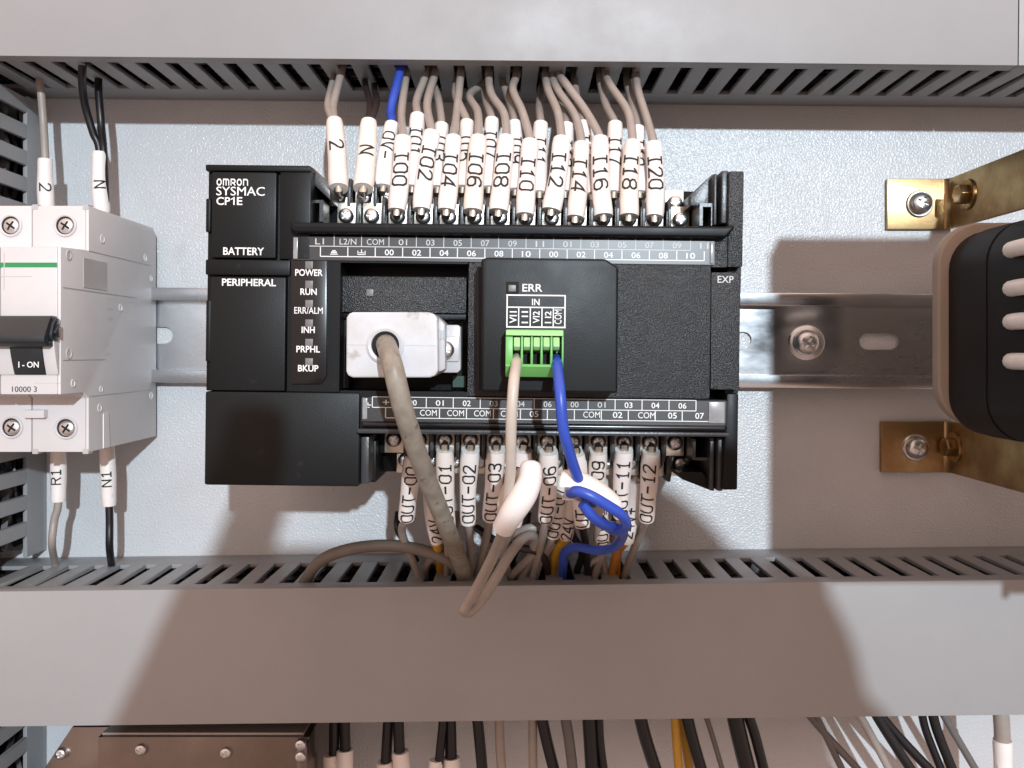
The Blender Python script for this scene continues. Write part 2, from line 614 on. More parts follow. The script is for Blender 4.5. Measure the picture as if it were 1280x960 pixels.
FING_H = finger_mesh('finger', 32, 5.5, 1.5, False)
FING_V = finger_mesh('finger', 32, 5.3, 1.5, True)
PITCH = 9.4

# upper duct
UD = thing('cable_duct', 'grey slotted cable duct running across the top above the controller', 'cable duct', (0, 93.6, 0), 0.0095, 'grey slotted cable ducts')
MB().box(-260, 260, 93.6, 136, 0.4, 2).build('duct_back', 'duct', UD)
MB().box(-260, 260, 93.6, 95.1, 2, 13.5).build('duct_side', 'duct', UD, bevel=0.25)
MB().box(-260, 260, 134, 136, 2, 47).build('duct_side', 'duct', UD)
for k in range(-3, 40):
    u = -158.7 + PITCH * (k + 0.5)
    if -180 < u < 190:
        bend(place('finger', FING_H, UD, (u, 94.35, 13.5)))
xs = P(1272.5, 40, 50)[0]
for (a, b) in ((-262, xs - 0.16), (xs + 0.16, 262)):
    MB().prism([(92.9, 44.6), (92.9, 50.2), (137, 50.2), (137, 44.6), (136.2, 44.6), (136.2, 48.7), (94.1, 48.7), (94.1, 45.2), (93.4, 44.6)], a, b, 'vw').build('duct_lid', 'duct', UD, bevel=0.35)

MB().box(xs - 6, xs + 6, 94.6, 135.5, 47.4, 48.6).build('seam_light_stop', 'duct', UD)  # added behind the lid seam to keep lamp light from leaking through

# lower duct
LD = thing('cable_duct', 'grey slotted cable duct below the controller with the looped wires hanging over its lid', 'cable duct', (0, -75.2, 0), -0.0115, 'grey slotted cable ducts')
MB().box(-260, 260, -117, -75.2, 0.4, 2).build('duct_back', 'duct', LD)
MB().box(-260, 260, -76.7, -75.2, 2, 13.5).build('duct_side', 'duct', LD, bevel=0.25)
MB().box(-260, 260, -117, -115.5, 2, 10).build('duct_side', 'duct', LD)
for k in range(-3, 40):
    u = -158.0 + 9.3 * (k + 0.5)
    if -180 < u < 190:
        bend(place('finger', FING_H, LD, (u, -75.95, 13.5)))
MB().prism([(-74.5, 43.6), (-74.5, 50.2), (-117.6, 50.2), (-117.6, 44.6), (-116.8, 44.6), (-116.8, 48.7), (-75.7, 48.7), (-75.7, 44.4), (-75.0, 43.6)], -262, 262, 'vw').build('duct_lid', 'duct', LD, bevel=0.35)

# vertical duct on the left (in two lengths, above and below the crossing duct)
for name_lab, v0, v1 in (('grey slotted vertical duct behind the white breaker at the left edge', -74.2, 92.4), ('short run of slotted vertical duct in the bottom left corner', -230, -119)):
    T = thing('cable_duct', name_lab, 'cable duct', (-175, v0, 0), 0, 'grey slotted cable ducts')
    MB().box(-218, -175, v0, v1, 0.4, 2).build('duct_back', 'duct', T)
    MB().box(-176.5, -175, v0, v1, 2, 13.5).build('duct_side', 'duct', T, bevel=0.25)
    MB().box(-218, -216.5, v0, v1, 2, 45).build('duct_side', 'duct', T)
    k = 0
    v = v1 - 3.4
    while v > v0 + 2:
        if v > -150:
            bend(place('finger', FING_V, T, (-175.75, v, 13.5)))
        v -= 9.55
    MB().prism([(-174.4, 44.6), (-174.4, 50.2), (-218.6, 50.2), (-218.6, 44.6), (-217.8, 44.6), (-217.8, 48.7), (-175.6, 48.7), (-175.6, 45.2)], v0, v1, 'uw').build('duct_lid', 'duct', T, bevel=0.35)

# wires lying inside the ducts, seen only as dark fill between the teeth
rb = random.Random(11)


def bundle(lab, along, a, b, c0, c1, n):
    mb = MB()
    for i in range(n):
        ph_, q = rb.uniform(*c0), rb.uniform(4, 36)
        pts = []
        for k in range(9):
            tt = a + (b - a) * k / 8
            o1 = min(max(ph_ + rb.uniform(-4, 4), c0[0]), c0[1])
            o2 = min(max(q + rb.uniform(-5, 5), 4), 40)
            pts.append((tt, o1, o2) if along == 'u' else (o1, tt, o2))
        mb.tube(catmull(pts, 4), rb.uniform(1.3, 2.0), 6)
    o = mb.build('wire_bundle', 'wire_black')
    tag(o, lab, 'wires', kind='stuff')


bundle('dark wires packed inside the upper duct', 'u', -255, 255, (98.5, 131), 0, 46)
bundle('dark wires packed inside the lower duct', 'u', -255, 255, (-112, -81), 0, 46)
bundle('dark wires packed inside the vertical duct at the left', 'v', -70, 90, (-213, -180), 0, 40)
bundle('dark wires packed inside the bottom left duct', 'v', -225, -121, (-213, -180), 0, 40)

# ------------------------------------------------------------------ DIN rail
RL = thing('din_rail', 'shiny zinc plated mounting rail behind the breaker and the controller', 'rail', P(640, 422.5, 0), 0.0085)
vc = P(640, 422.5, 7.5)[1]
hgt = 17.5
prof = [(hgt, 6.5), (hgt, 7.5), (12.9, 7.5), (12.9, 1.6), (-12.9, 1.6), (-12.9, 7.5), (-hgt, 7.5), (-hgt, 6.5), (-13.9, 6.5), (-13.9, 0.6), (13.9, 0.6), (13.9, 6.5)]
# web is cut for its slots: rail = flanged sides + web pieces
ua, ub = -190.0, 200.0
side_t = [(vc + a, b) for a, b in [(hgt, 6.3), (hgt, 7.5), (12.8, 7.5), (12.8, 0.5), (13.9, 0.5), (13.9, 6.3)]]
side_b = [(vc - a, b) for a, b in [(hgt, 6.3), (hgt, 7.5), (12.8, 7.5), (12.8, 0.5), (13.9, 0.5), (13.9, 6.3)]]
MB().prism(side_t, ua, ub, 'vw').build('rail_flange', 'rail', RL, bevel=0.4)
MB().prism(side_b, ua, ub, 'vw').build('rail_flange', 'rail', RL, bevel=0.4)
web = MB()
web.box(ua, ub, vc + 3.15, vc + 12.8, 0.5, 1.6)
web.box(ua, ub, vc - 12.8, vc - 3.15, 0.5, 1.6)
sl = [P(x, 428, 1.6)[0] for x in (152, 930 - 22, 1008, 1098)]
slots = [(P(189, 0, 1.6)[0] - 6, P(216, 0, 1.6)[0]), (P(885, 0, 1.6)[0], P(940, 0, 1.6)[0]), (P(985, 0, 1.6)[0], P(1032, 0, 1.6)[0]), (P(1074, 0, 1.6)[0], P(1123, 0, 1.6)[0]), (P(1168, 0, 1.6)[0], P(1216, 0, 1.6)[0])]
prev = ua
for (a, b) in slots:
    poly = [(prev, vc - 3.15), (a + 3.15, vc - 3.15)]
    poly += [(a + 3.15 - 3.15 * math.sin(t), vc - 3.15 * math.cos(t)) for t in [math.pi * i / 10 for i in range(1, 10)]]
    poly += [(a + 3.15, vc + 3.15), (prev, vc + 3.15)]
    if prev != ua:
        poly = poly[:-1] + [(prev, vc + 3.15)]
        poly += [(prev + 3.15 * math.sin(t), vc + 3.15 * math.cos(t)) for t in [math.pi * i / 10 for i in range(1, 10)]]
    web.prism(poly, 0.5, 1.6)
    prev = b - 3.15
poly = [(prev, vc - 3.15), (ub, vc - 3.15), (ub, vc + 3.15), (prev, vc + 3.15)] + [(prev + 3.15 * math.sin(t), vc + 3.15 * math.cos(t)) for t in [math.pi * i / 10 for i in range(1, 10)]]
web.prism(poly, 0.5, 1.6)
web.build('rail_web', 'rail', RL)
p = P(1006, 425, 2)
wsh = MB().lathe([(6.6, 1.6), (6.6, 2.2), (6.2, 2.5), (0.1, 2.5)], (p[0] + 0.8, p[1], 0), seg=28).build('washer', 'steel', RL)
place('rail_screw', SCREW_P, RL, (p[0], p[1], 3.6), 1.1, 0.5)

# ================================================================== CIRCUIT BREAKER
CB = thing('circuit_breaker', 'white two pole circuit breaker with dark toggle and green stripe at the left edge', 'circuit breaker', (-155, -32, 7))
R0 = -132.5
for i in (0, 1):
    a, b = R0 - 18 * (i + 1) + 0.12, R0 - 18 * i - 0.12
    # side profile: terminals at w 50, nose at w 67
    prof = [(-31.4, 3), (-31.4, 55), (-14.4, 55), (-12.5, 58), (-12.5, 72), (30.9, 72), (31.8, 57), (31.8, 55), (45.9, 55), (45.9, 6), (43.5, 3)]
    if i == 0:
        # right side is a thin slab, its colour lightened where lamp light only grazes
        MB().prism(prof, a, b - 1.0, 'vw').build('pole_housing', 'mcb', CB, bevel=0.5)
        MB().prism(prof, b - 0.98, b, 'vw').build('side_wall', 'mcb_side', CB, bevel=0.35)
    else:
        MB().prism(prof, a, b, 'vw').build('pole_housing', 'mcb', CB, bevel=0.5)
# terminal screws in wells (rings + screws)
for (x, y) in ((14, 282), (82, 282), (15, 534), (83, 535)):
    p = P(x, y, 55)
    MB().lathe([(3.55, 54.2), (3.55, 55.5), (3.2, 55.75), (2.85, 55.5), (2.85, 55.05)], (p[0], p[1], 0), seg=30).build('screw_well', 'mcb', CB)
    MB().lathe([(2.86, 55.04), (2.86, 55.1), (0.05, 55.1)], (p[0], p[1], 0), seg=24).build('well_shade', 'shade_black', CB)  # black disc painted as the shade round the screw
    place('clamp_screw', SCREW_M, CB, (p[0] + 0.15, p[1] - 0.1, 55.3), 0.94, 0.6)
# mouldings around the lower terminals
p0, p1 = P(34, 512, 55), P(60, 522, 55)
MB().box(p0[0], p1[0], p0[1], p1[1], 54, 57.4).build('barrier', 'mcb', CB, bevel=0.3)
for x in (45, 112):
    a, b = P(x - 4, 258, 55), P(x + 3, 262, 55)
# nose front details
a, b = P(-30, 328.2, 72.1), P(4.2, 334, 72.1)
MB().box(a[0], b[0], b[1], a[1], 72, 72.12).build('stripe', 'green_print', CB)
a, b = P(6, 328.2, 72.1), P(71, 334, 72.1)
MB().box(a[0], b[0], b[1], a[1], 72, 72.12).build('stripe', 'green_print', CB)
# seam between label plate halves
a, b = P(4.4, 316, 72.1), P(5.4, 362, 72.1)
MB().box(a[0], b[0], b[1], a[1], 72, 72.08).build('seam', 'faint', CB)
# toggle rocker well
a, b = P(-40, 400, 72), P(72, 467, 72)
MB().box(a[0], b[0], b[1], a[1], 71.6, 72.5).build('toggle_frame', 'mcb', CB, bevel=0.35)
for x0, x1 in ((15, 54),):
    prof2 = []
    va, vb = P(0, 425, 74)[1], P(0, 468.5, 72)[1]
    poly = [(va + 2, 71)] + [(va + (vb - va) * t, 75.6 - 3.0 * t ** 1.6) for t in [i / 8 for i in range(9)]] + [(vb, 71)]
    MB().prism(poly, P(x0, 0, 74)[0], P(x1, 0, 74)[0], 'vw').build('toggle_drum', 'mcb_dark', CB, bevel=0.25)
    for xa, xb in ((-14, 14.6), (54.6, 70)):
        poly = [(va + 1, 71)] + [(va + 1 + (vb - va - 1) * t, 75.2 - 2.6 * t ** 1.6) for t in [i / 8 for i in range(9)]] + [(vb, 71)]
        MB().prism(poly, P(xa, 0, 74)[0], P(xb, 0, 74)[0], 'vw').build('drum_cheek', 'mcb', CB, bevel=0.25)
# toggle handle bar, linked across the poles
hv = [(P(0, y, 79)[1]) for y in (394, 396, 404, 416, 428, 431)]
poly = [(hv[0], 72.4), (hv[0], 75.6), (hv[1] - 0.3, 76.6), (hv[4] + 1.4, 79.8), (hv[4], 79.6), (hv[5] - 0.6, 77.6), (hv[5] - 0.6, 72.4)]
MB().prism(poly, P(-40, 0, 79)[0], P(57, 0, 79)[0], 'vw').build('toggle_handle', 'mcb_dark', CB, bevel=0.5)
poly = [(hv[1] - 0.3, 73), (hv[1] - 0.3, 75), (hv[2], 76.6), (hv[3] - 0.4, 77.8), (hv[4] + 0.9, 77.4), (hv[5] + 1.0, 74)]
MB().prism(poly, P(57, 0, 79)[0] + 0.03, P(62, 0, 79)[0], 'vw').build('handle_end', 'mcb_dark', CB, bevel=0.5)
MB().prism([(hv[2], 75), (hv[3], 77.4), (hv[4] + 1.4, 75)], P(62, 0, 79)[0] + 0.03, P(66, 0, 79)[0], 'vw').build('handle_pin', 'mcb_dark', CB, bevel=0.3)
t = MB()
a, b = P(24.5, 459.5, 74.1), P(50, 452, 74.1)
fit_text(t, 'I - ON', a[0], b[0], a[1], b[1], 74.75, bold=0.02)
t.build('lettering', 'print', CB, fix=False)
t = MB()
a, b = P(15, 490, 72.1), P(46, 483, 72.1)
fit_text(t, '10000 3', a[0], b[0], a[1], b[1], 72.12, bold=0)
t.build('lettering', 'ink', CB, fix=False)
# side wall details (facing right)
MB().prism([(P(101, 0, 55)[0], 0)] * 0 or [(29.2, 43), (29.2, 58.6), (20.0, 58.6), (20.0, 43)], R0 - 0.1, R0 + 0.06, 'vw').build('side_window', 'window', CB)
for (vv, ww, rr) in ((36.6, 46, 1.5), (34, 13, 1.5), (15.0, 33, 1.4), (29, 67.5, 1.6), (-0.5, 67.5, 1.7), (-9.5, 65, 1.3), (-18, 48, 1.4), (-12, 47, 1.1), (-16, 8, 1.5), (27, 8, 1.2)):
    b = len(t.v)
    mbv = MB().lathe([(rr, 0), (rr, 0.12), (rr * 0.75, 0.2), (rr * 0.7, 0.05), (0.05, 0.05)], (R0, vv, ww), axis='-u', seg=18)
    mbv.v = [(2 * R0 - q[0] - 0.04, q[1], q[2]) for q in mbv.v]
    mbv.build('rivet', 'print' if rr < 1.6 else 'mcb', CB)
MB().prism([(-31.2, 41), (-20, 42), (-20, 45.5), (-31.2, 45.5)], R0 - 0.2, R0 + 0.15, 'vw').build('side_rib', 'print', CB)
tx = MB()
for j, (vv, ww, hh, nn) in enumerate(((17, 43, 1.5, 'C60N'), (13.8, 43, 1.6, '400V~'), (10.3, 43, 2.4, 'IEC 60'), (17, 26, 1.2, '230V'), (2, 44, 1.4, 'In 10'), (-1, 44, 1.2, '5 4 3'))):
    vs_, fs = text_mesh('o ' * 3 if j % 2 else '- o -', 0)
    tx.add([(R0 + 0.03, vv + y * hh, ww - x * hh * 1.1) for x, y in vs_], fs)
# (side print is only a faint blur in the photograph: short marks)
tx.build('faint_marks', 'faint', CB, fix=False)
for (x0, x1, y0, y1) in ((-20, 40, 345, 345.8), (42, 76, 478.5, 479.2)):
    a, b = P(x0, y1, 72.1), P(x1, y0, 72.1)
    MB().box(a[0], b[0], a[1], b[1], 72, 72.06).build('mould_seam', 'faint', CB)
for (va_, vb_, wa_, wb_) in ((19.0, 19.25, 20, 71), (-2.5, -2.3, 44, 71), (31.6, 31.85, 8, 55), (-14.0, -13.8, 8, 55)):
    MB().box(R0 - 0.05, R0 + 0.03, va_, vb_, wa_, wb_).build('mould_seam', 'faint', CB)
for x in (44, 107):
    a, b = P(x - 3.5, 262, 55), P(x + 3.5, 256, 55)
    MB().box(a[0], b[0], a[1], b[1] + 0.1, 52, 55.08).build('latch_notch', 'window', CB)
    a, b = P(x - 3.5, 567, 55), P(x + 3.5, 561, 55)
    MB().box(a[0], b[0], a[1] - 0.1, b[1], 52, 55.08).build('latch_notch', 'window', CB)
# seam between poles at the top terminals
MB().box(R0 - 18.15, R0 - 17.85, 32, 45.95, 10, 55.03).build('pole_seam', 'faint', CB)


# ================================================================== CONTROLLER (rolled 0.0115 rad about its pivot)
ROLL = 0.0115
PIV = (590, 440)
PORG = ((PIV[0] - VX) * (D - 85) / FPX, 0, 3)


def C(x, y):                                         # measured photo position -> unrolled position
    return x + ROLL * (y - PIV[1]), y - ROLL * (x - PIV[0])


def Q(x, y, w):
    return P(*C(x, y), w)


def rect(x0, x1, y0, y1, w):
    xm, ym = (x0 + x1) / 2, (y0 + y1) / 2
    dx, dy = ROLL * (ym - PIV[1]), -ROLL * (xm - PIV[0])
    a, b = P(x0 + dx, y1 + dy, w), P(x1 + dx, y0 + dy, w)
    return a[0], b[0], a[1], b[1]


def pbox(mb, x0, x1, y0, y1, w0, w1):
    mb.box(*rect(x0, x1, y0, y1, w1), w0, w1)
    return mb


def ppoly(mb, pts, w0, w1):
    mb.prism([Q(x, y, w1)[:2] for x, y in pts], w0, w1)
    return mb


def lettering(parent, m, w, items=(), lines=(), name='lettering', bold=0.012):
    mb = MB()
    for i, it in enumerate(items):
        s, x0, x1, y0, y1 = it[:5]
        u0, u1, v0, v1 = rect(x0, x1, y0, y1, w)
        fit_text(mb, s, u0, u1, v0, v1, w + 0.02, rot=it[5] if len(it) > 5 else 0, bold=bold)
    for (x0, x1, y0, y1) in lines:
        u0, u1, v0, v1 = rect(x0, x1, y0, y1, w)
        z = w + (0.05 if (x1 - x0) > (y1 - y0) else 0.08)
        mb.add([(u0, v0, z), (u1, v0, z), (u1, v1, z), (u0, v1, z)], [[0, 1, 2, 3]])
    return mb.build(name, m, parent, fix=False)


PLC = thing('programmable_controller', 'black programmable controller with numbered terminal strips mounted in the centre', 'controller', PORG, ROLL)
uL, uR = Q(386, 440, 70)[0], Q(909, 440, 84)[0]
prof = [(-37.4, 8), (-37.4, 58), (-30.8, 60), (-30.8, 66), (-22.6, 66), (-22.6, 72), (35.4, 72), (35.4, 66), (43.2, 66), (43.2, 60), (50.6, 58), (50.6, 8)]
MB().prism(prof, uL, uR, 'vw').build('housing', 'black', PLC, bevel=0.4)
mb = MB()
pbox(mb, 259, 387, 209, 489, 8, 82.5)
mb.build('left_housing', 'black', PLC, bevel=0.4)
mb = pbox(MB(), 256.5, 388, 206, 214, 70, 85.2)
mb.build('top_band', 'black', PLC, bevel=0.5)
mb = pbox(MB(), 349.5, 388, 214.6, 324, 76, 84.6)
mb.build('side_band', 'black', PLC, bevel=0.4)
mb = pbox(MB(), 256.5, 362.5, 324.6, 344, 70, 85.2)
mb.build('middle_band', 'black', PLC, bevel=0.5)
for y0, y1 in ((248, 290), (375, 452)):
    pbox(MB(), 257, 263, y0, y1, 70, 84.6).build('side_latch', 'black', PLC, bevel=0.4)
bat = pbox(MB(), 264, 345, 215, 322.5, 80, 85).build('battery_cover', 'module', PLC, bevel=0.5)
lettering(bat, 'print', 85, [('SYSMAC', 270.5, 331, 233.5, 244.5), ('CP', 270.5, 287.8, 246.3, 256.3), ('E', 296.2, 303, 246.3, 256.3), ('BATTERY', 279, 330, 309.3, 318.8)], bold=0.018)
# lower case maker's mark above it, drawn with round strokes
lm = MB()
mk = {'o': [[(0.9, 0), (2.1, 0), (3, 0.9), (3, 2.1), (2.1, 3), (0.9, 3), (0, 2.1), (0, 0.9), (0.9, 0)]],
      'm': [[(0, 0), (0, 3), (3.3, 3), (4, 2.3), (4, 0)], [(2, 2.9), (2, 0)]],
      'r': [[(0, 0), (0, 3), (2.3, 3), (3, 2.5), (3, 1.7), (2.3, 1.2), (0.2, 1.2)], [(1.5, 1.2), (3, 0)]],
      'n': [[(0, 0), (0, 3), (2.3, 3), (3, 2.3), (3, 0)]]}
xx = 0.0
u0, u1, v0, v1 = rect(271.5, 309.5, 224.3, 231.3, 85)
tot = 3 + 1.7 + 4 + 1.7 + 3 + 1.7 + 3 + 1.7 + 3
for i, ch in enumerate('omron'):
    for j, pl in enumerate(mk[ch]):
        L, R_ = ribbon([(a, b) for a, b in pl], 0.38)
        vv = []
        for a, b in zip(L, R_):
            for q in (a, b):
                vv.append((u0 + (xx + q.x) / tot * (u1 - u0), v0 + q.y / 3 * (v1 - v0), 85.02 + 0.02 * j))
        lm.add(vv, [[2 * k, 2 * k + 1, 2 * k + 3, 2 * k + 2] for k in range(len(L) - 1)])
    xx += (4 if ch == 'm' else 3) + 1.7
u0, u1, v0, v1 = rect(289.2, 293.4, 246.3, 256.3, 85)
L, R_ = ribbon([(0.0, 7.2), (1.5, 8.2), (2.4, 9.4), (2.4, 0.6)], 0.62)             # figure one with its flag
lm.add([(u0 + q.x / 3 * (u1 - u0), v0 + q.y / 10 * (v1 - v0), 85.03) for a, b in zip(L, R_) for q in (a, b)], [[2 * k, 2 * k + 1, 2 * k + 3, 2 * k + 2] for k in range(len(L) - 1)])
lm.build('lettering', 'print', bat, fix=False)
per = pbox(MB(), 262, 356.5, 346, 488.5, 80, 85).build('peripheral_cover', 'module', PLC, bevel=0.5)
lettering(per, 'print', 85, [('PERIPHERAL', 277.5, 345, 348.5, 357.5)], bold=0.018)
pbox(MB(), 255.5, 449, 490, 607.5, 8, 85.2).build('lower_cover', 'module', PLC, bevel=0.8)

# front cover pieces round the option bay
fc = MB()
pbox(fc, 360, 425, 296, 489.5, 71, 84)
pbox(fc, 425, 585, 296, 329, 71, 83.98)
pbox(fc, 425, 585, 489, 497, 71, 83.98)
fc.build('front_cover', 'black', PLC)
pbox(MB(), 585.2, 888, 296.2, 497, 71, 84.02).build('front_cover', 'grain', PLC, bevel=0.2)
pbox(MB(), 888.3, 909, 296, 334, 71, 84).build('front_corner', 'grain', PLC)
pbox(MB(), 450, 909, 497.3, 540, 71, 83.6).build('strip_base', 'black', PLC)

# indicator column
ip = ppoly(MB(), [(364, 325.5), (408, 325.5), (408, 470), (401, 480), (364, 480)], 83, 85.0).build('indicator_panel', 'gloss', PLC, bevel=0.2)
for i in range(6):
    yy = 331.5 + 24.25 * i
    pbox(MB(), 381.5, 391, yy - 5, yy + 4.5, 84, 85.15).build('indicator_lamp', 'led', ip, bevel=0.1)
lettering(ip, 'print', 85.2, [('POWER', 369, 403.5, 336.5, 345), ('RUN', 375.5, 396, 360.6, 368.8), ('ERR/ALM', 368, 403.5, 384, 392.2), ('INH', 377, 393.5, 408.3, 416.3), ('PRPHL', 370.5, 400, 432.3, 440.5), ('BKUP', 372.5, 398, 456.3, 464.5)], bold=0.02)

# option bay contents
pbox(MB(), 427.5, 583, 346, 391, 72, 80.5).build('bay_panel', 'grain', PLC, bevel=0.3)
pbox(MB(), 427.5, 583, 391.5, 399, 72, 79).build('bay_panel', 'black', PLC, bevel=0.3)
bl = pbox(MB(), 458, 466.5, 361.5, 370, 80, 80.9).build('bay_lamp', 'led', PLC, bevel=0.1)
lettering(PLC, 'emboss', 80.75, [('COMM', 472, 502, 362.5, 370)], bold=0.02, name='lettering')
pbox(MB(), 430, 436, 400, 485, 72, 78).build('bay_post', 'black', PLC)
pbox(MB(), 566, 582, 470, 484, 72, 76).build('circuit_board', 'green', PLC).data.materials[0] = mat('circuit_board', (0.008, 0.05, 0.03), 0.35)

# label strips
ts = ppoly(MB(), [(365.5, 295.5), (893, 301.5), (893, 331), (365.5, 324.8)], 83.5, 84.5).build('label_strip', 'strip', PLC)
for a, b in ((366.5, 372), (888, 892.4)):
    yo = ROLL * ((a + b) / 2 - 590)
    pbox(MB(), a, b, 299 + yo, 326 + yo, 84.4, 85.1).build('strip_end', 'strip_clear', ts, bevel=0.2)
up = ['01', '03', '05', '07', '09', '11', '01', '03', '05', '07', '09', '11']
lo = ['00', '02', '04', '06', '08', '10', '00', '02', '04', '06', '08', '10']
sy = lambda x: ROLL * (x - 590)
it = [('L1', 394, 405, 0, 0), ('L2/N', 424.5, 445.5, 0, 0), ('COM', 458.5, 480, 0, 0)]
it = [(s, a, b, 300.1 + sy((a + b) / 2), 307.6 + sy((a + b) / 2)) for s, a, b, _, _ in it]
for i, s in enumerate(up):
    xc = 503.6 + 34.25 * i
    it.append((s, xc - 5.3, xc + 5.3, 300.1 + sy(xc), 307.6 + sy(xc)))
ln = []
for i in range(16):
    xc = 383.5 + 34.25 * i
    if xc < 890:
        ln.append((xc - 0.5, xc + 0.5, 296.5 + sy(xc), 310 + sy(xc)))
for i in range(14):                                  # the long rules, in short lengths that follow the roll
    a, b = 383.5 + 34.25 * i, 383.5 + 34.25 * (i + 1)
    ln.append((a, b, 309.4 + sy((a + b) / 2), 310.4 + sy((a + b) / 2)))
lettering(ts, 'print_dim', 84.5, it, ln, bold=0.004)
it, ln = [], []
for i, s in enumerate(lo):
    xc = 486.6 + 34.25 * i
    it.append((s, xc - 5.6, xc + 5.6, 313 + sy(xc), 320.4 + sy(xc)))
for i in range(15):
    xc = 400.6 + 34.25 * i
    ln.append((xc - 0.6, xc + 0.6, 310.8 + sy(xc), 322.6 + sy(xc)))
    if i < 14:
        ln.append((xc, xc + 34.25, 322 + sy(xc + 17), 323.2 + sy(xc + 17)))
# functional earth marks
for xc, kind in ((417.5, 0), (452, 1)):
    y = 317 + sy(xc)
    ln.append((xc - 5, xc + 5, y + 2.3, y + 3.3))
    if kind:
        ln += [(xc - 0.6, xc + 0.6, y - 3.5, y + 1), (xc - 3.2, xc + 3.2, y + 0.2, y + 1.2), (xc - 5, xc - 4, y - 2, y + 2), (xc + 4, xc + 5, y - 2, y + 2)]
    else:
        ln += [(xc - 3.6, xc + 3.6, y - 0.5, y + 1.6), (xc - 2.2, xc + 2.2, y - 2.3, y - 0.9)]
lettering(ts, 'print', 84.5, it, ln, bold=0.01)
ppoly(MB(), [(366, 295.8), (892.6, 301.8), (892.6, 330.2), (366, 324.2)], 85.2, 85.7).build('strip_cover', 'clear', ts)

bs = ppoly(MB(), [(452, 496.5), (909, 501.7), (909, 531.5), (452, 526.5)], 83.2, 84.1).build('label_strip', 'strip', PLC)
for a, b in ((453, 459), (886, 906)):
    yo = sy((a + b) / 2)
    pbox(MB(), a, b, 499 + yo, 525.5 + yo, 84.0, 84.6).build('strip_end', 'strip_clear', bs, bevel=0.2)
it = [('+', 478.5, 486.5, 500.5, 508)] + [(s, 516 - 5 + 33.7 * i, 516 + 5 + 33.7 * i, 0, 0) for i, s in enumerate(['00', '01', '02', '03', '04', '06', '00', '01', '03', '04', '06'])]
it = [(s, a, b, 500.7 + sy((a + b) / 2), 507.8 + sy((a + b) / 2)) if i else (s, a, b, 501 + sy(482), 507 + sy(482)) for i, (s, a, b, _, _) in enumerate(it)]
dim_it = it[4:9]
br_it = it[:4] + it[9:]
it2 = [('COM', 525, 546, 0, 0), ('COM', 559, 580, 0, 0), ('COM', 592.5, 613.5, 0, 0), ('COM', 626, 647, 0, 0), ('05', 662, 673, 0, 0), ('07', 696, 707, 0, 0), ('COM', 729, 750, 0, 0), ('02', 766, 778, 0, 0), ('COM', 797.5, 819, 0, 0), ('05', 835, 846, 0, 0), ('07', 869, 880, 0, 0)]
it2 = [(s, a, b, 512.8 + sy((a + b) / 2), 520.4 + sy((a + b) / 2)) for s, a, b, _, _ in it2]
it2.append(('-', 494, 501, 516 + sy(497), 517 + sy(497)))
ln = []
for i in range(13):
    xc = 465.5 + 33.7 * i
    if xc < 880:
        ln.append((xc - 0.55, xc + 0.55, 497.5 + sy(xc), 510.3 + sy(xc)))
    if i < 12:
        ln.append((xc, xc + 33.7, 510 + sy(xc + 17), 511 + sy(xc + 17)))
        ln.append((xc, xc + 33.7, 497 + sy(xc + 17), 497.8 + sy(xc + 17)))
for i in range(13):
    xc = 482 + 33.7 * i
    ln.append((xc - 0.6, xc + 0.6, 511.3 + sy(xc), 523 + sy(xc)))
    if i < 12:
        ln.append((xc, xc + 33.7, 523 + sy(xc + 17), 524 + sy(xc + 17)))
ln += [(456, 464, 505.6, 506.8), (458, 462, 508.6, 509.6), (459.5, 460.6, 503, 506)]
lettering(bs, 'print', 84.2, br_it + it2, ln, bold=0.01)
lettering(bs, 'print_dim', 84.2, dim_it, (), bold=0.004)
ppoly(MB(), [(452.4, 496.8), (908.6, 502), (908.6, 531), (452.4, 526)], 84.8, 85.3).build('strip_cover', 'clear', bs)

# rails of the terminal covers
ppoly(MB(), [(362, 275.5), (372, 277.6), (906, 283), (919, 281), (917, 287), (908, 297), (368, 290.8), (363, 286.5)], 74, 88).build('cover_rail', 'black', PLC, bevel=0.9, seg=3)
ppoly(MB(), [(452, 526.8), (909, 532), (909, 540.5), (452, 535)], 76, 86).build('cover_rail', 'gloss', PLC, bevel=0.8, seg=3)
ppoly(MB(), [(446, 536), (912.5, 541.2), (912.5, 546.4), (446, 541.8)], 68, 88).build('cover_ledge', 'fin', PLC, bevel=0.5)

# right end plate, expansion cover
ppoly(MB(), [(911.5, 213.5), (930.5, 213.5), (928.5, 334), (909.5, 334)], 8, 84.6).build('end_plate', 'grain', PLC, bevel=0.6)
ppoly(MB(), [(909.5, 334.5), (926.5, 334.5), (922.5, 492), (906.5, 492)], 8, 80).build('end_plate', 'black', PLC)
ppoly(MB(), [(908.5, 492), (923.5, 492), (922, 612.5), (903, 612.5)], 8, 84.4).build('end_plate', 'black', PLC, bevel=0.6)
ppoly(MB(), [(889, 340), (926, 340), (924.5, 488), (888, 487)], 76, 84.7).build('expansion_cover', 'grain', PLC, bevel=0.6)
lettering(PLC, 'print_dim', 84.75, [('EXP', 897, 917, 345, 353.5)], bold=0.004)

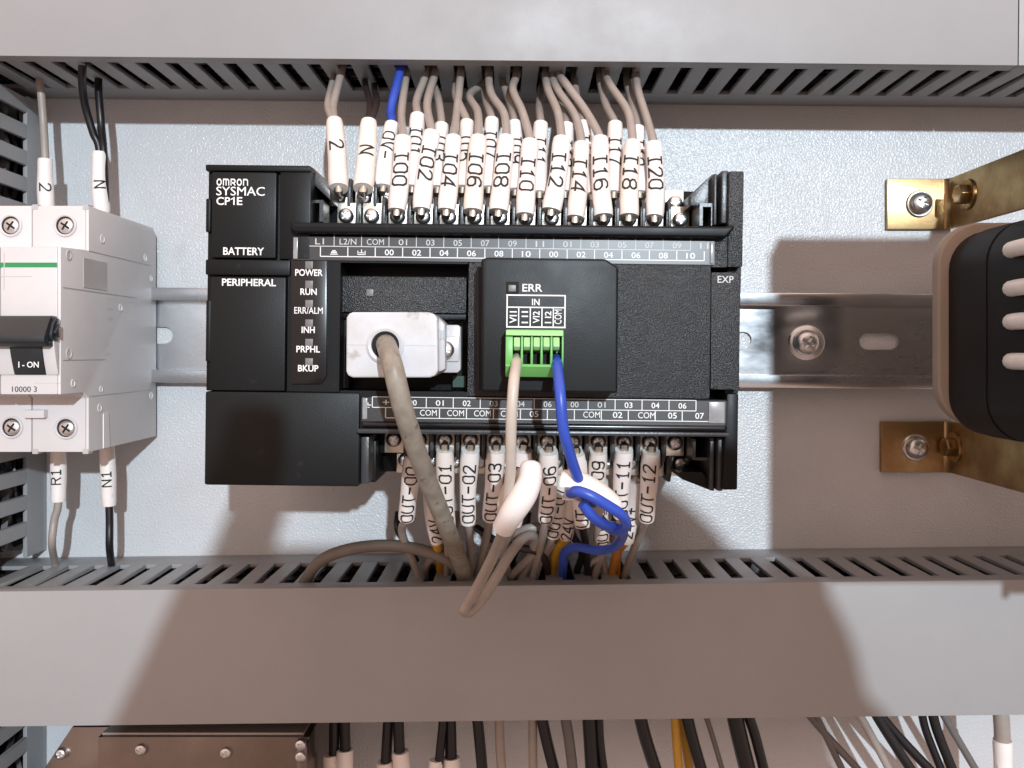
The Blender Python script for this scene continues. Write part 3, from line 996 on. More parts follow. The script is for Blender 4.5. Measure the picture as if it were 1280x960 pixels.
# end brackets of the terminal rows
pbox(MB(), 369, 383.5, 209, 276, 56, 83.5).build('terminal_bracket', 'fin', PLC, bevel=0.5)
ppoly(MB(), [(384, 210), (391, 209), (412.5, 238), (412.5, 250), (384, 223)], 63, 79).build('bracket_web', 'fin', PLC, bevel=0.3)
fr_ = MB()
pbox(fr_, 384.5, 388.5, 250, 277, 70, 78.5)
pbox(fr_, 399.5, 404, 250, 277, 70, 78.5)
pbox(fr_, 388.6, 399.4, 250, 253.5, 70, 78.4)
fr_.build('bracket_window', 'fin', PLC)
ppoly(MB(), [(863, 244), (892, 216.5), (892, 257), (863, 257)], 63, 76).build('bracket_web', 'fin', PLC, bevel=0.2)
pbox(MB(), 892.6, 896, 217, 281, 58, 81).build('terminal_bracket', 'fin', PLC, bevel=0.3)
pbox(MB(), 902, 910.5, 213, 279, 58, 82.5).build('terminal_bracket', 'fin', PLC, bevel=0.4)
fr_ = MB()
pbox(fr_, 874.5, 878.5, 254, 282, 70, 79.5)
pbox(fr_, 889, 892.2, 254, 282, 70, 79.5)
pbox(fr_, 878.6, 888.9, 254, 258.5, 70, 79.4)
fr_.build('bracket_window', 'fin', PLC)
# bottom ends
pbox(MB(), 451, 461, 546, 605, 50, 83).build('terminal_bracket', 'fin', PLC, bevel=0.4)
pbox(MB(), 461.5, 470, 550, 603, 50, 74).build('terminal_bracket', 'black', PLC, bevel=0.4)
ppoly(MB(), [(846, 590), (878, 590), (893, 610), (893, 614), (888, 613), (852, 599)], 54, 78).build('bracket_web', 'black', PLC, bevel=0.3)
pbox(MB(), 887, 892.5, 547, 612, 56, 80).build('terminal_bracket', 'fin', PLC, bevel=0.3)
pbox(MB(), 897, 904, 547, 614, 56, 82).build('terminal_bracket', 'fin', PLC, bevel=0.4)
fr_ = MB()
pbox(fr_, 866, 869.5, 549, 575, 70, 78.5)
pbox(fr_, 869.6, 886.5, 572, 575.5, 70, 78.4)
fr_.build('bracket_window', 'fin', PLC)

# terminals: plates, screws, dividers
plate_me = MB().box(-2.9, 2.9, -3.3, 3.3, -0.8, 0).mesh('terminal_plate', bevel=0.25)
plate_me.materials.append(M['tin'])
fin_me = MB().prism([(-4.3, -8), (4.3, -8), (4.3, 1.5), (1.5, 3.6), (-4.3, 3.6)], -0.45, 0.45, 'vw').mesh('terminal_divider', bevel=0.15)
fin_me.materials.append(M['fin'])
rng = random.Random(3)


def terminal(x, y, w, fin_dx, vdir=1, fin=True):
    q = Q(x, y, w)
    place('terminal_plate', plate_me, PLC, (q[0], q[1] + 0.8 * vdir, w - 1.3))
    place('terminal_screw', SCREW_T, PLC, (q[0], q[1], w), 1.0, rng.uniform(0, 3))
    if fin:
        o = place('terminal_divider', fin_me, PLC, (q[0] + fin_dx, q[1] + 1.2 * vdir, w))
        if vdir < 0:
            o.scale = (1, 1, -1)


for k in range(14):
    x = 432.5 + 32.15 * k
    terminal(x, 271.5 + sy(x), 68, 3.95)
for k in range(14):
    x = 422.5 + 32.4 * k
    terminal(x, 249.5 + sy(x) * 1.3, 63.5, 3.95, fin=k in (0, 1, 12))
for k in range(12):
    x = 492 + 32 * k
    terminal(x, 550.5 + sy(x), 69, 3.95, -1)
for k in range(12):
    x = 507 + 31.2 * k
    terminal(x, 576 + sy(x), 63.5, 3.95, -1, fin=k not in (0, 11))

# ------------------------------------------------------------------ plug-in analog module
AM = thing('analog_module', 'raised black plug-in module with ERR and IN print and green terminal block', 'module', PORG, ROLL)
ppoly(MB(), [(601.5, 324), (609, 321.5), (757, 323.5), (773, 334), (772, 491.5), (602, 489.5)], 80, 96).build('case', 'module', AM, bevel=0.7, seg=3)
ppoly(MB(), [(596, 333), (760, 333), (760, 488), (596, 488)], 80, 90).build('case_base', 'module', AM, bevel=0.5)
lettering(AM, 'print', 96.02, [('ERR', 653, 678, 355, 364.5), ('IN', 665, 674.5, 373.5, 381.5), ('VI1', 637, 646, 389, 404, 90), ('I I1', 652, 660, 389, 404, 90), ('VI2', 666, 674.5, 389, 404, 90), ('I I2', 681, 689, 389, 404, 90), ('COM', 693, 702, 387, 405, 90)],
          [(633, 707, 368.3, 370), (633, 707, 383.5, 385), (633, 707, 408, 409.8), (633, 634.6, 368.5, 409.5), (705.4, 707, 369, 410)] + [(x - 0.7, x + 0.7, 384, 409) for x in (648.3, 662.8, 677.4, 691.6)], bold=0.012)
pbox(MB(), 632.5, 648.5, 352, 367.5, 95, 96.15).build('lamp_well_shade', 'shade_black', AM)  # flat dark patch, shade of a recess painted round the lamp
pbox(MB(), 635.5, 645, 356, 364.5, 95, 96.5).build('error_lamp', 'led', AM, bevel=0.2)
tb = MB()
pbox(tb, 632, 704.5, 412, 471.5, 94, 98.5)
tbo = tb.build('terminal_block', 'green', AM, bevel=0.4)
poly = [(Q(640, 412.5, 104)[1], 98.4), (Q(640, 412.5, 104)[1], 103), (Q(640, 419, 104)[1], 103.5), (Q(640, 421, 104)[1], 98.4)]
MB().prism(poly, rect(632, 704, 412, 472, 104)[0], rect(632, 704, 412, 472, 104)[1], 'vw').build('block_head', 'green_light', tbo, bevel=0.2)
vb0, vb1 = Q(640, 455, 104)[1], Q(640, 471, 102)[1]
poly = [(vb0, 98.4), (vb0, 103.5), (vb0 - 0.6, 103.8), (vb1, 101), (vb1, 98.4)]
MB().prism(poly, rect(632, 704, 412, 472, 104)[0], rect(632, 704, 412, 472, 104)[1], 'vw').build('block_foot', 'green', tbo, bevel=0.2)
for i in range(6):
    xr = 640 + 12.35 * i
    if i == 0:
        xa, xb = 632, 641
    elif i == 5:
        xa, xb = 702.3, 704.6
    else:
        xa, xb = xr - 1.4, xr + 1.4
    u0, u1, v0, v1 = rect(xa, xb, 420.5, 455.5, 104)
    MB().prism([(v1, 98.4), (v1, 103.3), (v0 + 2.5, 103.9), (v0, 103.4), (v0, 98.4)], u0, u1, 'vw').build('block_rib', 'green', tbo, bevel=0.15)
for i in range(5):
    xc = 646.2 + 12.35 * i
    u0, u1, v0, v1 = rect(xc - 4, xc + 4, 421.5, 438, 104.5)
    MB().prism([(v1, 98), (v1, 103.6), (v0 + 1, 104.6), (v0, 103), (v0 + 0.3, 98)], u0, u1, 'vw').build('lever', 'green_light', tbo, bevel=0.25)
    pbox(MB(), xc - 4.2, xc + 4.2, 441, 454.5, 98, 99).build('entry_shade', 'shade_black', tbo)  # dark patch drawn for the shade inside the wire opening

# ------------------------------------------------------------------ serial plug with its cable
SP = thing('serial_connector', 'off white moulded serial plug with grey cable leaving the hole in its face', 'connector', PORG, ROLL)
hood = ppoly(MB(), [(441, 390), (536, 390), (543, 392.5), (547, 398), (547.5, 464), (544, 469.5), (537, 472), (441, 472), (435, 469.5), (432.5, 464), (433, 397), (436, 392)], 76, 99).build('hood', 'hood', SP, bevel=1.9, seg=4, angle=60)
MB().box(*rect(434, 470, 430.6, 431.6, 99), 98.9, 99.06).build('mould_seam', 'ear', SP)
MB().box(*rect(503, 545, 431.2, 432.2, 99), 98.9, 99.06).build('mould_seam', 'ear', SP)
for k_ in range(5):
    pbox(MB(), 549 + 1.6 * k_, 549.7 + 1.6 * k_, 412, 424, 93, 94.4).build('grip_rib', 'hood', SP)
hc = Q(482, 431.5, 99)
MB().lathe([(5.0, 98.5), (5.0, 99.6), (4.4, 100.1), (3.7, 99.9), (3.6, 99.15)], (hc[0], hc[1], 0), seg=32).build('cable_gland', 'hood', SP)
MB().lathe([(3.62, 99.12), (3.62, 99.2), (0.05, 99.2)], (hc[0], hc[1], 0), seg=32).build('gland_shade', 'shade_black', SP)  # black disc in place of the shade within the gland
ppoly(MB(), [(547.6, 396), (557, 405), (557, 462), (547.6, 466)], 76, 94).build('hood_shoulder', 'ear', SP, bevel=0.8)
ear = ppoly(MB(), [(545, 406), (573, 406), (576, 409), (576, 462), (572, 466), (545, 466)], 82, 88).build('mounting_ear', 'ear', SP, bevel=0.6)
pbox(MB(), 546, 574, 420, 452, 86, 88.8).build('ear_saddle', 'ear', SP, bevel=0.4)
q = Q(556.5, 437.5, 90)
place('thumb_screw', SCREW_T, SP, (q[0], q[1], 90), 1.1, 0.3)
cpts = [P(482, 431, 98), P(484, 436, 103), P(492, 462, 112), P(507, 520, 108), P(532, 590, 92), P(557, 650, 74), P(574, 692, 56), P(583, 717, 40), P(584, 748, 32)]
MB().tube(catmull(cpts, 8), 2.65, 16).build('cable', 'cable', SP)


# ================================================================== WIRES
def sleeve_rings(path, r0, r1):
    n = len(path)
    rs = []
    for i in range(n):
        t = i / (n - 1)
        r = r0 + (r1 - r0) * t + 0.10 * math.sin(7 * t + r0 * 9)
        if i == 0 or i == n - 1:
            r -= 0.18
        rs.append(r)
    t0 = (path[0] - path[1]).normalized()
    t1 = (path[-1] - path[-2]).normalized()
    pts = [path[0] - t0 * 1.5, path[0] - t0 * 0.02] + path + [path[-1] - t1 * 0.02, path[-1] - t1 * 1.5]
    return pts, [rs[0] - 0.55, rs[0] - 0.5] + rs + [rs[-1] - 0.5, rs[-1] - 0.55]


srng = random.Random(21)


def sleeve(parent, a, b, r0, r1, text='', frac=0.5, down=True, h=4.0, mid=None, skew=0.0, hw=0.43, off=0.0):
    if mid is None:
        mid = [(a[i] + b[i]) / 2 + srng.uniform(-0.55, 0.55) for i in range(3)]
    path = catmull([a, mid, b], 7)
    pts, rs = sleeve_rings(path, r0, r1)
    so = MB().tube(pts, rs, 20).build('label_sleeve', 'sleeve%d' % srng.randrange(3), parent, angle=60)
    if text:
        tot = sum((q - p_).length for p_, q in zip(path, path[1:]))
        t = MB()
        sleeve_text(t, text, path, rs[2:-2], tot * frac, down, h, skew=skew, hw=hw, off=off)
        t.build('lettering', 'ink', so, fix=False)
    return so


def wire(name, label, pts, r, m, group=None, n=8, cat='wire'):
    o = MB().tube(catmull(pts, n), r, 10).build(name, m)
    return tag(o, label, cat, group)


G_TOP = 'input wires entering the upper duct'
DUCT_V = 93.6


def into_top(x, y):
    """a point where the wire passes the slots of the upper duct, then one inside the duct"""
    w = D - (DUCT_V - 0.0075 * (x - VX) * 0.27) * FPX / (VY - y)
    p = P(x, y, w)
    return [p, (p[0] + 0.5, p[1] + 10, w - 3)]


# text, sleeve bottom, sleeve top, front row?, text centre y, controls above the sleeve, duct entry
top = [
    ('2', (423, 236), (418, 151), 1, 187, [(417, 130)], (427, 88), 'wire_grey'),
    ('N', (454, 236), (461, 152), 1, 193, [(462, 128)], (456, 100), 'wire_brown'),
    ('0V-', (479, 235), (490, 156), 0, 189, [(489, 135)], (501, 84), 'wire_blue'),
    ('I00', (496, 264), (504, 173), 1, 216, [(502, 140)], (508, 90), 'wire_grey'),
    ('I01', (515, 236), (522, 145), 0, 183, [(521, 125)], (533, 90), 'wire_grey'),
    ('I02', (527, 263), (540, 166), 1, 208, [(534, 130)], (544, 90), 'wire_grey'),
    ('I03', (547, 237), (552, 157), 0, 190, [(548, 125)], (541, 100), 'wire_grey'),
    ('I04', (558, 264), (567, 172), 1, 217, [(571, 140)], (576, 90), 'wire_grey'),
    ('I05', (578, 237), (584, 153), 0, 190, [(570, 120)], (571, 98), 'wire_grey'),
    ('I06', (591, 265), (598, 172), 1, 217, [(597, 140), (587, 119)], (605, 102), 'wire_grey'),
    ('I07', (611, 237), (615, 150), 0, 185, [(608, 128)], (604, 104), 'wire_grey'),
    ('I08', (623, 265), (633, 172), 1, 217, [(630, 142), (614, 117)], (611, 91), 'wire_grey'),
    ('I09', (644, 240), (643, 154), 0, 193, [(638, 130)], (628, 100), 'wire_grey'),
    ('I10', (656, 270), (663, 177), 1, 222, [(653, 140), (641, 112)], (646, 92), 'wire_grey'),
    ('I11', (674, 243), (676, 155), 0, 193, [(674, 132)], (677, 108), 'wire_grey'),
    ('I12', (689, 264), (702, 174), 1, 217, [(697, 140), (685, 112)], (682, 92), 'wire_grey'),
    ('I13', (706, 243), (708, 157), 0, 196, [(703, 135)], (694, 103), 'wire_grey'),
    ('I14', (719, 273), (727, 180), 1, 223, [(719, 145), (697, 112)], (690, 92), 'wire_grey'),
    ('I15', (739, 245), (729, 154), 0, 190, [(722, 128)], (718, 99), 'wire_grey'),
    ('I16', (754, 271), (750, 173), 1, 220, [(733, 140), (707, 104)], (699, 91), 'wire_grey'),
    ('I17', (767, 243), (769, 155), 0, 193, [(757, 130)], (750, 96), 'wire_grey'),
    ('I18', (786, 271), (791, 178), 1, 220, [(785, 140), (764, 108)], (757, 91), 'wire_grey'),
    ('I19', (799, 243), (797, 161), 0, 196, [(790, 130)], (784, 100), 'wire_grey'),
    ('I20', (818, 272), (817, 180), 1, 220, [(809, 150), (798, 115)], (795, 92), 'wire_grey'),
]
for (s, b, t, front, ty, ctl, ent, m) in top:
    wb, wt = (70.5, 64) if front else (64.5, 55)
    if s in '2N':
        wb, wt = 68.5, 58
    A, B = P(b[0], b[1], wb), P(t[0], t[1], wt)
    cts = []
    e = into_top(*ent)
    nctl = len(ctl)
    for i, c in enumerate(ctl):
        f = (i + 1) / (nctl + 1)
        cts.append(P(c[0], c[1], wt + (e[0][2] - wt) * f))
    inside = tuple(A[i] + (B[i] - A[i]) * 0.75 for i in range(3))
    lab = {'2': 'pair of grey wires in one white sleeve marked 2, leftmost on the upper terminals', 'N': 'dark wires in a white sleeve marked N beside the sleeve marked 2', '0V-': 'blue wire in a white sleeve marked 0V- on the upper terminals'}.get(
        s, f'grey wire in a white sleeve marked {s} on the {"front" if front else "rear"} upper terminal row')
    jig = random.uniform(-0.5, 0.5)
    wv = wire('wire', lab, [inside, B] + cts + e, {'0V-': 1.45, 'N': 1.1}.get(s, 1.32), m, G_TOP)
    if s in '2N':
        off = -7.5 if s == '2' else 9
        e2 = into_top(ent[0] + off * 1.3, ent[1] + 6)
        q = P(ctl[0][0] + off, ctl[0][1], (wt + e2[0][2]) / 2 + 3)
        B2 = (B[0] + off * 0.09, B[1], B[2] + 0.6)
        MB().tube(catmull([(inside[0] + off * .1, inside[1], inside[2]), B2, q] + e2, 8), 1.1, 10).build('second_core', m, wv)
    tot = abs(b[1] - t[1])
    rb, rt = (2.9, 2.5) if front else (2.7, 2.35)
    rb, rt = rb + srng.uniform(-0.12, 0.15), rt + srng.uniform(-0.12, 0.15)
    if s in '2N':
        rb, rt = 3.1, 2.6
    sleeve(wv, A, B, rb, rt, s, frac=(b[1] - ty) / tot, down=True, h=4.3 if front else 3.9, skew=random.uniform(-0.12, 0.12), off=-0.5 if s in ('I04', 'I12') else random.uniform(-0.3, 0.25))
    # crimped ferrule between sleeve and screw
    dv = Vector(A) - Vector(B)
    dv.normalize()
    MB().tube([Vector(A) - dv * 0.5, Vector(A) + dv * 1.2, Vector(A) + dv * 1.8 + Vector((0, 0, -1.2))], [1.5, 1.35, 1.0], 12).build('ferrule', 'tin', wv)

# --- lower terminals ----------------------------------------------------------
G_BOT = 'output wires entering the lower duct'


def into_bottom(x, y):
    v = -75.2 + 0.0115 * (x - VX) * 0.27
    w = D - (-v) * FPX / (y - VY)
    p = P(x, y, w)
    return [p, (p[0], p[1] - 10, w - 2)]


bot = [
    ('OUT-00', (517, 569), (508, 648), 1, 612, [(503, 668)], (523, 722), 'wire_grey'),
    ('24V', (538, 600), (546, 677), 0, 658, [(549, 695)], (551, 716), 'wire_yellow'),
    ('OUT-01', (556, 562), (561, 668), 1, 612, [(560, 690)], (559, 719), 'wire_grey'),
    ('OUT-02', (588, 562), (585, 653), 1, 612, [(588, 685)], (588, 719), 'wire_grey'),
    ('OUT-03', (620, 562), (613, 648), 1, 609, [(606, 680)], (597, 719), 'wire_grey'),
    ('OUT-04', (654, 562), (643, 655), 1, 612, [(628, 690)], (636, 719), 'wire_grey'),
    ('OUT-06', (686, 564), (682, 650), 1, 613, [(676, 680)], (667, 721), 'wire_grey'),
    ('OUT-07', (703, 592), (691, 670), 0, 636, [(680, 690)], (652, 720), 'wire_grey'),
    ('24V ', (718, 605), (707, 671), 0, 655, [(695, 690)], (691, 717), 'wire_yellow'),
    ('OUT-08', (720, 566), (728, 657), 1, 630, [(732, 680)], (735, 719), 'wire_black'),
    ('OUT-10', (750, 600), (753, 676), 0, 650, [(752, 692)], (744, 719), 'wire_grey'),
    ('OUT-09', (748, 564), (748, 645), 1, 606, [(747, 680)], (757, 717), 'wire_grey'),
    ('24V+', (794, 600), (783, 676), 0, 648, [(773, 690)], (771, 716), 'wire_orange'),
    ('OUT-11', (780, 562), (776, 645), 1, 606, [(772, 680)], (765, 718), 'wire_orange'),
    ('OUT-12', (814, 564), (808, 649), 1, 611, [(800, 668)], (782, 717), 'wire_grey'),
]
cn = {'wire_grey': 'grey', 'wire_yellow': 'yellow', 'wire_black': 'black', 'wire_orange': 'orange'}
for (s, a, b, front, ty, ctl, ent, m) in bot:
    wa, wb = (70, 60) if front else (60, 50)
    A, B = P(a[0], a[1], wa), P(b[0], b[1], wb)
    e = into_bottom(*ent)
    cts = [P(c[0], c[1], (wb + e[0][2]) / 2) for c in ctl]
    inside = tuple(A[i] + (B[i] - A[i]) * 0.7 for i in range(3))
    lab = {'24V': 'yellow wire in a white sleeve marked 24V behind the serial cable', '24V ': 'yellow wire in a white sleeve marked 24V beside the OUT-07 sleeve'}.get(
        s, f'{cn[m]} wire in a white sleeve marked {s} on the lower terminals')
    wv = wire('wire', lab, [inside, B] + cts + e, 1.3 if m != 'wire_yellow' else 1.6, m, G_BOT)
    tot = abs(b[1] - a[1])
    rb, rt = (2.85, 2.45) if front else (2.65, 2.4)
    rb, rt = rb + srng.uniform(-0.12, 0.15), rt + srng.uniform(-0.12, 0.15)
    sleeve(wv, A, B, rb, rt, s.strip(), frac=(ty - a[1]) / tot, down=False, h=3.7 if front else 3.4, skew=random.uniform(-0.08, 0.08), off=random.uniform(-0.25, 0.35), hw=0.44)
    dv = (Vector(A) - Vector(B)).normalized()
    MB().tube([Vector(A) - dv * 0.5, Vector(A) + dv * 1.5, Vector(A) + dv * 2 + Vector((0, 0, -1.2))], [1.5, 1.35, 1.0], 12).build('ferrule', 'tin', wv)

# extra strands that cross in the shade under the terminals
extra = [
    ('black wire curling under the OUT-00 sleeve', [(498, 640, 40), (497, 660, 42), (508, 680, 40), (520, 700, 32)], 'wire_black', 1.2),
    ('grey wire arching from below the white bent sleeve to the duct', [(640, 668, 46), (662, 660, 50), (676, 664, 48), (668, 690, 44), (642, 718, 36), (640, 730, 30)], 'wire_grey', 1.4),
    ('dark grey wire beside the printed one below the OUT-06 sleeve', [(700, 660, 44), (690, 680, 44), (676, 700, 40), (668, 724, 34)], 'wire_grey', 1.3),
    ('yellow wire crossing behind the OUT-03 sleeve into the duct', [(634, 668, 34), (624, 680, 34), (614, 695, 32), (618, 724, 28)], 'wire_yellow', 1.4),
    ('black wire dropping behind the hanging wire loop', [(660, 640, 34), (655, 670, 34), (640, 700, 32), (648, 724, 28)], 'wire_black', 1.3),
    ('grey wire slanting left under the OUT-01 sleeve', [(572, 640, 38), (566, 668, 42), (548, 690, 40), (533, 706, 36), (531, 726, 28)], 'wire_grey', 1.2),
    ('black wire bending right behind the OUT-08 sleeve', [(712, 640, 36), (716, 668, 40), (728, 690, 40), (722, 712, 34), (722, 730, 28)], 'wire_black', 1.3),
    ('grey wire curving left behind the OUT-11 sleeve', [(770, 640, 36), (764, 672, 42), (752, 694, 42), (736, 706, 38), (729, 728, 28)], 'wire_grey', 1.2),
    ('dark wire crossing low between the two yellow wires', [(596, 660, 34), (620, 676, 44), (648, 684, 46), (676, 692, 44), (684, 712, 36), (684, 730, 28)], 'wire_brown', 1.3),
]
for lab, pts, m, r in extra:
    wire('wire', lab, [P(*p_) for p_ in pts], r, m, G_BOT)

# grey cable that arches along the lower duct
wire('data_cable', 'dark grey cable arching low along the slots of the lower duct', [P(374, 742, 36), P(384, 722, 40), P(402, 700, 44), P(440, 686, 46), P(490, 682, 46), P(535, 690, 46), P(566, 704, 44), P(578, 722, 36), P(582, 738, 30)], 1.95, 'cable_dark', cat='cable')

# beige wire of the analog module, with its bent sleeve and hanging loop
bw = wire('wire', 'beige wire from the green block looping through a bent white sleeve', [
    P(646, 448, 100), P(645, 458, 106), P(642, 480, 112), P(639, 530, 112), P(638, 590, 106), P(633, 628, 99), P(629, 640, 96), P(628, 626, 94), P(636, 606, 94), P(648, 594, 96), P(658, 592, 99), P(662, 602, 102)], 1.4, 'wire_beige', 'wires of the analog module')
path = [P(664, 579, 101), P(662, 600, 103), P(655, 618, 103.5), P(642, 638, 102), P(629, 660, 98)]
pp = catmull(path, 8)
nn = len(pp)
rr = [2.85 + 0.6 * math.sin(math.pi * (i / (nn - 1)) ** 1.3) for i in range(nn)]
rr[0], rr[1], rr[2] = 2.3, 2.7, 2.85
rr[-1] = 2.95
t1 = (pp[-1] - pp[-2]).normalized()
MB().tube(pp + [pp[-1] - t1 * 0.02, pp[-1] - t1 * 1.5], rr + [2.4, 2.3], 22).build('label_sleeve', 'sleeve', bw, angle=60)
MB().tube(catmull([P(632, 656, 98), P(628, 668, 95), P(618, 692, 88), P(600, 728, 80), P(586, 752, 76), P(580, 763, 75), P(588, 764, 73), P(603, 748, 71), P(620, 722, 68), P(638, 692, 62), P(655, 672, 56), P(668, 672, 50), P(664, 695, 42), P(652, 722, 34), P(652, 740, 28)], 8), 1.6, 12).build('loop', 'wire_grey', bw)

# blue wire of the analog module
bl = wire('wire', 'blue wire from the green block knotted in a loop through a white sleeve', [
    P(696, 449, 100), P(697, 460, 106), P(700, 490, 112), P(704, 535, 112), P(713, 570, 108), P(724, 602, 102), P(736, 628, 97), P(750, 649, 95), P(764, 661, 97), P(777, 663, 100), P(782.5, 654, 103), P(776, 643, 106), P(758, 631, 108), P(739, 620, 109), P(722, 614, 108), P(713, 616.5, 104)], 1.42, 'wire_blue', 'wires of the analog module')
pp = catmull([P(703, 606, 99), P(722, 608, 100), P(744, 620, 100), P(764, 637, 99)], 8)
# the sleeve is slit open: a half shell round the wire
n = len(pp)
hs = MB()
rings = []
for i, p_ in enumerate(pp):
    t = (pp[min(i + 1, n - 1)] - pp[max(i - 1, 0)]).normalized()
    vw = (Vector((0, 0, D)) - p_).normalized()
    nrm = (vw - t * vw.dot(t)).normalized()
    sd = t.cross(nrm)
    if sd.y < 0:
        sd = -sd
    rad = 4.0 if 0 < i < n - 1 else 3.8
    rings.append((p_, nrm, sd, rad))
seg = 20
for rad_off in (0, -0.5):
    for (p_, nrm, sd, rad) in rings:
        for k in range(seg + 1):
            g = math.radians(-8 + (268) * k / seg)                  # open towards lower front
            hs.v.append(tuple(p_ + (nrm * math.cos(g) + sd * math.sin(g)) * (rad + rad_off)))
w1 = (seg + 1)
half = n * w1
for i in range(n - 1):
    for k in range(seg):
        hs.f.append([i * w1 + k, i * w1 + k + 1, (i + 1) * w1 + k + 1, (i + 1) * w1 + k])
        hs.f.append([half + i * w1 + k, half + (i + 1) * w1 + k, half + (i + 1) * w1 + k + 1, half + i * w1 + k + 1])
    for k in (0, seg):
        hs.f.append([i * w1 + k, (i + 1) * w1 + k, half + (i + 1) * w1 + k, half + i * w1 + k])
for i in (0, n - 1):
    for k in range(seg):
        hs.f.append([i * w1 + k, half + i * w1 + k, half + i * w1 + k + 1, i * w1 + k + 1])
hs.build('label_sleeve', 'sleeve', bl, angle=60)
MB().tube(catmull([P(728, 629, 104), P(740, 645, 103), P(755, 656, 101), P(771, 660, 97), P(779, 668, 88), P(768, 684, 72), P(745, 688, 64), P(722, 684, 58), P(706, 690, 52), P(704, 705, 44), P(703, 722, 36), P(703, 740, 28)], 8), 1.4, 12).build('tail', 'wire_blue', bl)

# --- wires at the breaker -----------------------------------------------------
G_CB = 'wires of the breaker'


def rr_t(x, y, dw=0):
    w = D - DUCT_V * FPX / (VY - y)
    return P(x, y, w)


e = into_top(50, 100)
A, B = P(58, 262, 24), P(56.5, 199, 24)
w1_ = wire('wire', 'grey wire in a white sleeve marked 2 entering the top of the breaker', [A, B, P(54, 150, 23), P(51.5, 118, 24)] + e, 1.35, 'wire_grey', G_CB)
sleeve(w1_, A, B, 2.7, 2.5, '2', 0.42, True, 3.6)
A, B = P(128, 268, 23), P(124.5, 190, 23)
w2_ = wire('wire', 'two black wires sharing a white sleeve marked N on top of the breaker', [A, B, P(116, 165, 24), P(105, 125, 28)] + into_top(103, 85), 1.3, 'wire_black', G_CB)
MB().tube(catmull([(A[0] + 1.3, A[1], A[2]), (B[0] + 1.4, B[1], B[2]), P(126, 150, 26)] + into_top(123, 100), 8), 1.3, 10).build('second_core', 'wire_black', w2_)
sleeve(w2_, A, B, 2.75, 2.55, 'N', 0.46, True, 3.6)
A, B = P(72.5, 560, 24), P(73, 627, 24)
w3_ = wire('wire', 'grey wire in a white sleeve marked R1 under the breaker', [A, B, P(68, 650, 24), P(65, 680, 24)] + into_bottom(69, 706), 1.3, 'wire_grey', G_CB)
sleeve(w3_, A, B, 2.65, 2.55, 'R1', 0.52, False, 3.2, off=-1.0)
A, B = P(133.5, 555, 23), P(136.5, 632, 23)
w4_ = wire('wire', 'black wire in a white sleeve marked N1 under the breaker', [A, B, P(137, 655, 23), P(137, 685, 23)] + into_bottom(139.5, 707), 1.3, 'wire_black', G_CB)
sleeve(w4_, A, B, 2.6, 2.5, 'N1', 0.55, False, 3.2, off=-0.8)

# ================================================================== TRANSFORMER
TR = thing('transformer', 'black wound transformer on yellow zinc brackets at the right edge', 'transformer', (163, 0, 0))
for (y0, y1, sx, sy_, bx_, by_) in ((223.5, 286.5, 1150, 254, 1210, 243), (527, 590.5, 1145, 560, 1193, 559)):
    a, b = P(1109 if y0 < 300 else 1101.5, y1, 2), P(1186, y0, 2)
    legw = 164
    poly = [(a[0], 0.3), (163.2, 0.3), (165.2, 0.3), (165.2, legw), (163.2, legw), (163.2, 4.6), (162.6, 3.2), (161.4, 2.3), (a[0], 2.3)]
    br = MB().prism(poly, a[1], b[1], 'uw').build('bracket', 'gold', TR, bevel=0.25)
    q = P(sx, sy_, 4)
    MB().lathe([(5.0, 2.3), (5.0, 3.1), (4.7, 3.4), (0.1, 3.4)], (q[0] + 0.4, q[1], 0), seg=28).build('washer', 'steel', br)
    place('bracket_screw', SCREW_P, br, (q[0], q[1], 4.6), 0.92, 0.4)
    # hexagon bolt through the leg, head pointing left
    wb = D - 163 * FPX / (bx_ - VX)
    vb = (VY - by_) * (D - wb) / FPX
    c0 = (163.2, vb, wb)
    MB().lathe([(5.6, 0), (5.6, 0.8), (5.3, 1.1), (0.1, 1.1)], c0, axis='-u', seg=28).build('washer', 'gold', br)
    hx = MB()
    hx.lathe([(3.7, 1.1), (3.7, 3.9), (3.3, 4.3), (0.1, 4.3)], c0, axis='-u', seg=6)
    hx.build('hex_bolt', 'gold', br, bevel=0.2)


def rrect(u0, u1, v0, v1, r, n=8):
    out = []
    for cx_, cy_, a0 in ((u1 - r, v1 - r, 0), (u0 + r, v1 - r, 90), (u0 + r, v0 + r, 180), (u1 - r, v0 + r, 270)):
        out += [(cx_ + r * math.cos(math.radians(a0 + 90 * i / n)), cy_ + r * math.sin(math.radians(a0 + 90 * i / n))) for i in range(n + 1)]
    return out


MB().prism(rrect(139.6, 262, -24.5, 42.5, 14), 38, 42.5).build('bobbin_flange', 'bobbin', TR, bevel=1.0, seg=3)
MB().prism(rrect(142.8, 258, -27, 39.5, 13), 42.5, 128).build('winding', 'tape', TR, bevel=1.0, seg=3)
for wa_, wb_ in ((50, 66), (68, 112)):
    MB().prism(rrect(142.5, 258.3, -27.3, 39.8, 13.2), wa_, wb_).build('tape_layer', 'tape', TR, bevel=0.15, seg=1)
for v in (29.0, 18.0, 8.6, -2.6):
    MB().tube(catmull([(143.2, v, 79), (141.6, v, 81.5), (140.8, v, 90), (141.2, v, 118)], 6), [0.9, 1.4, 1.9, 2.2, 2.3] + [2.35] * 14, 12).build('lead_sleeve', 'tab_white', TR)
MB().box(116, 262, -33, 75, 161, 190).build('core', 'core', TR, bevel=1)
for v0, v1 in ((46.0, 65.5), (-44.5, -26)):
    MB().box(165.4, 250, v0, v1, 158, 160.8).build('core_clamp', 'gold', TR)

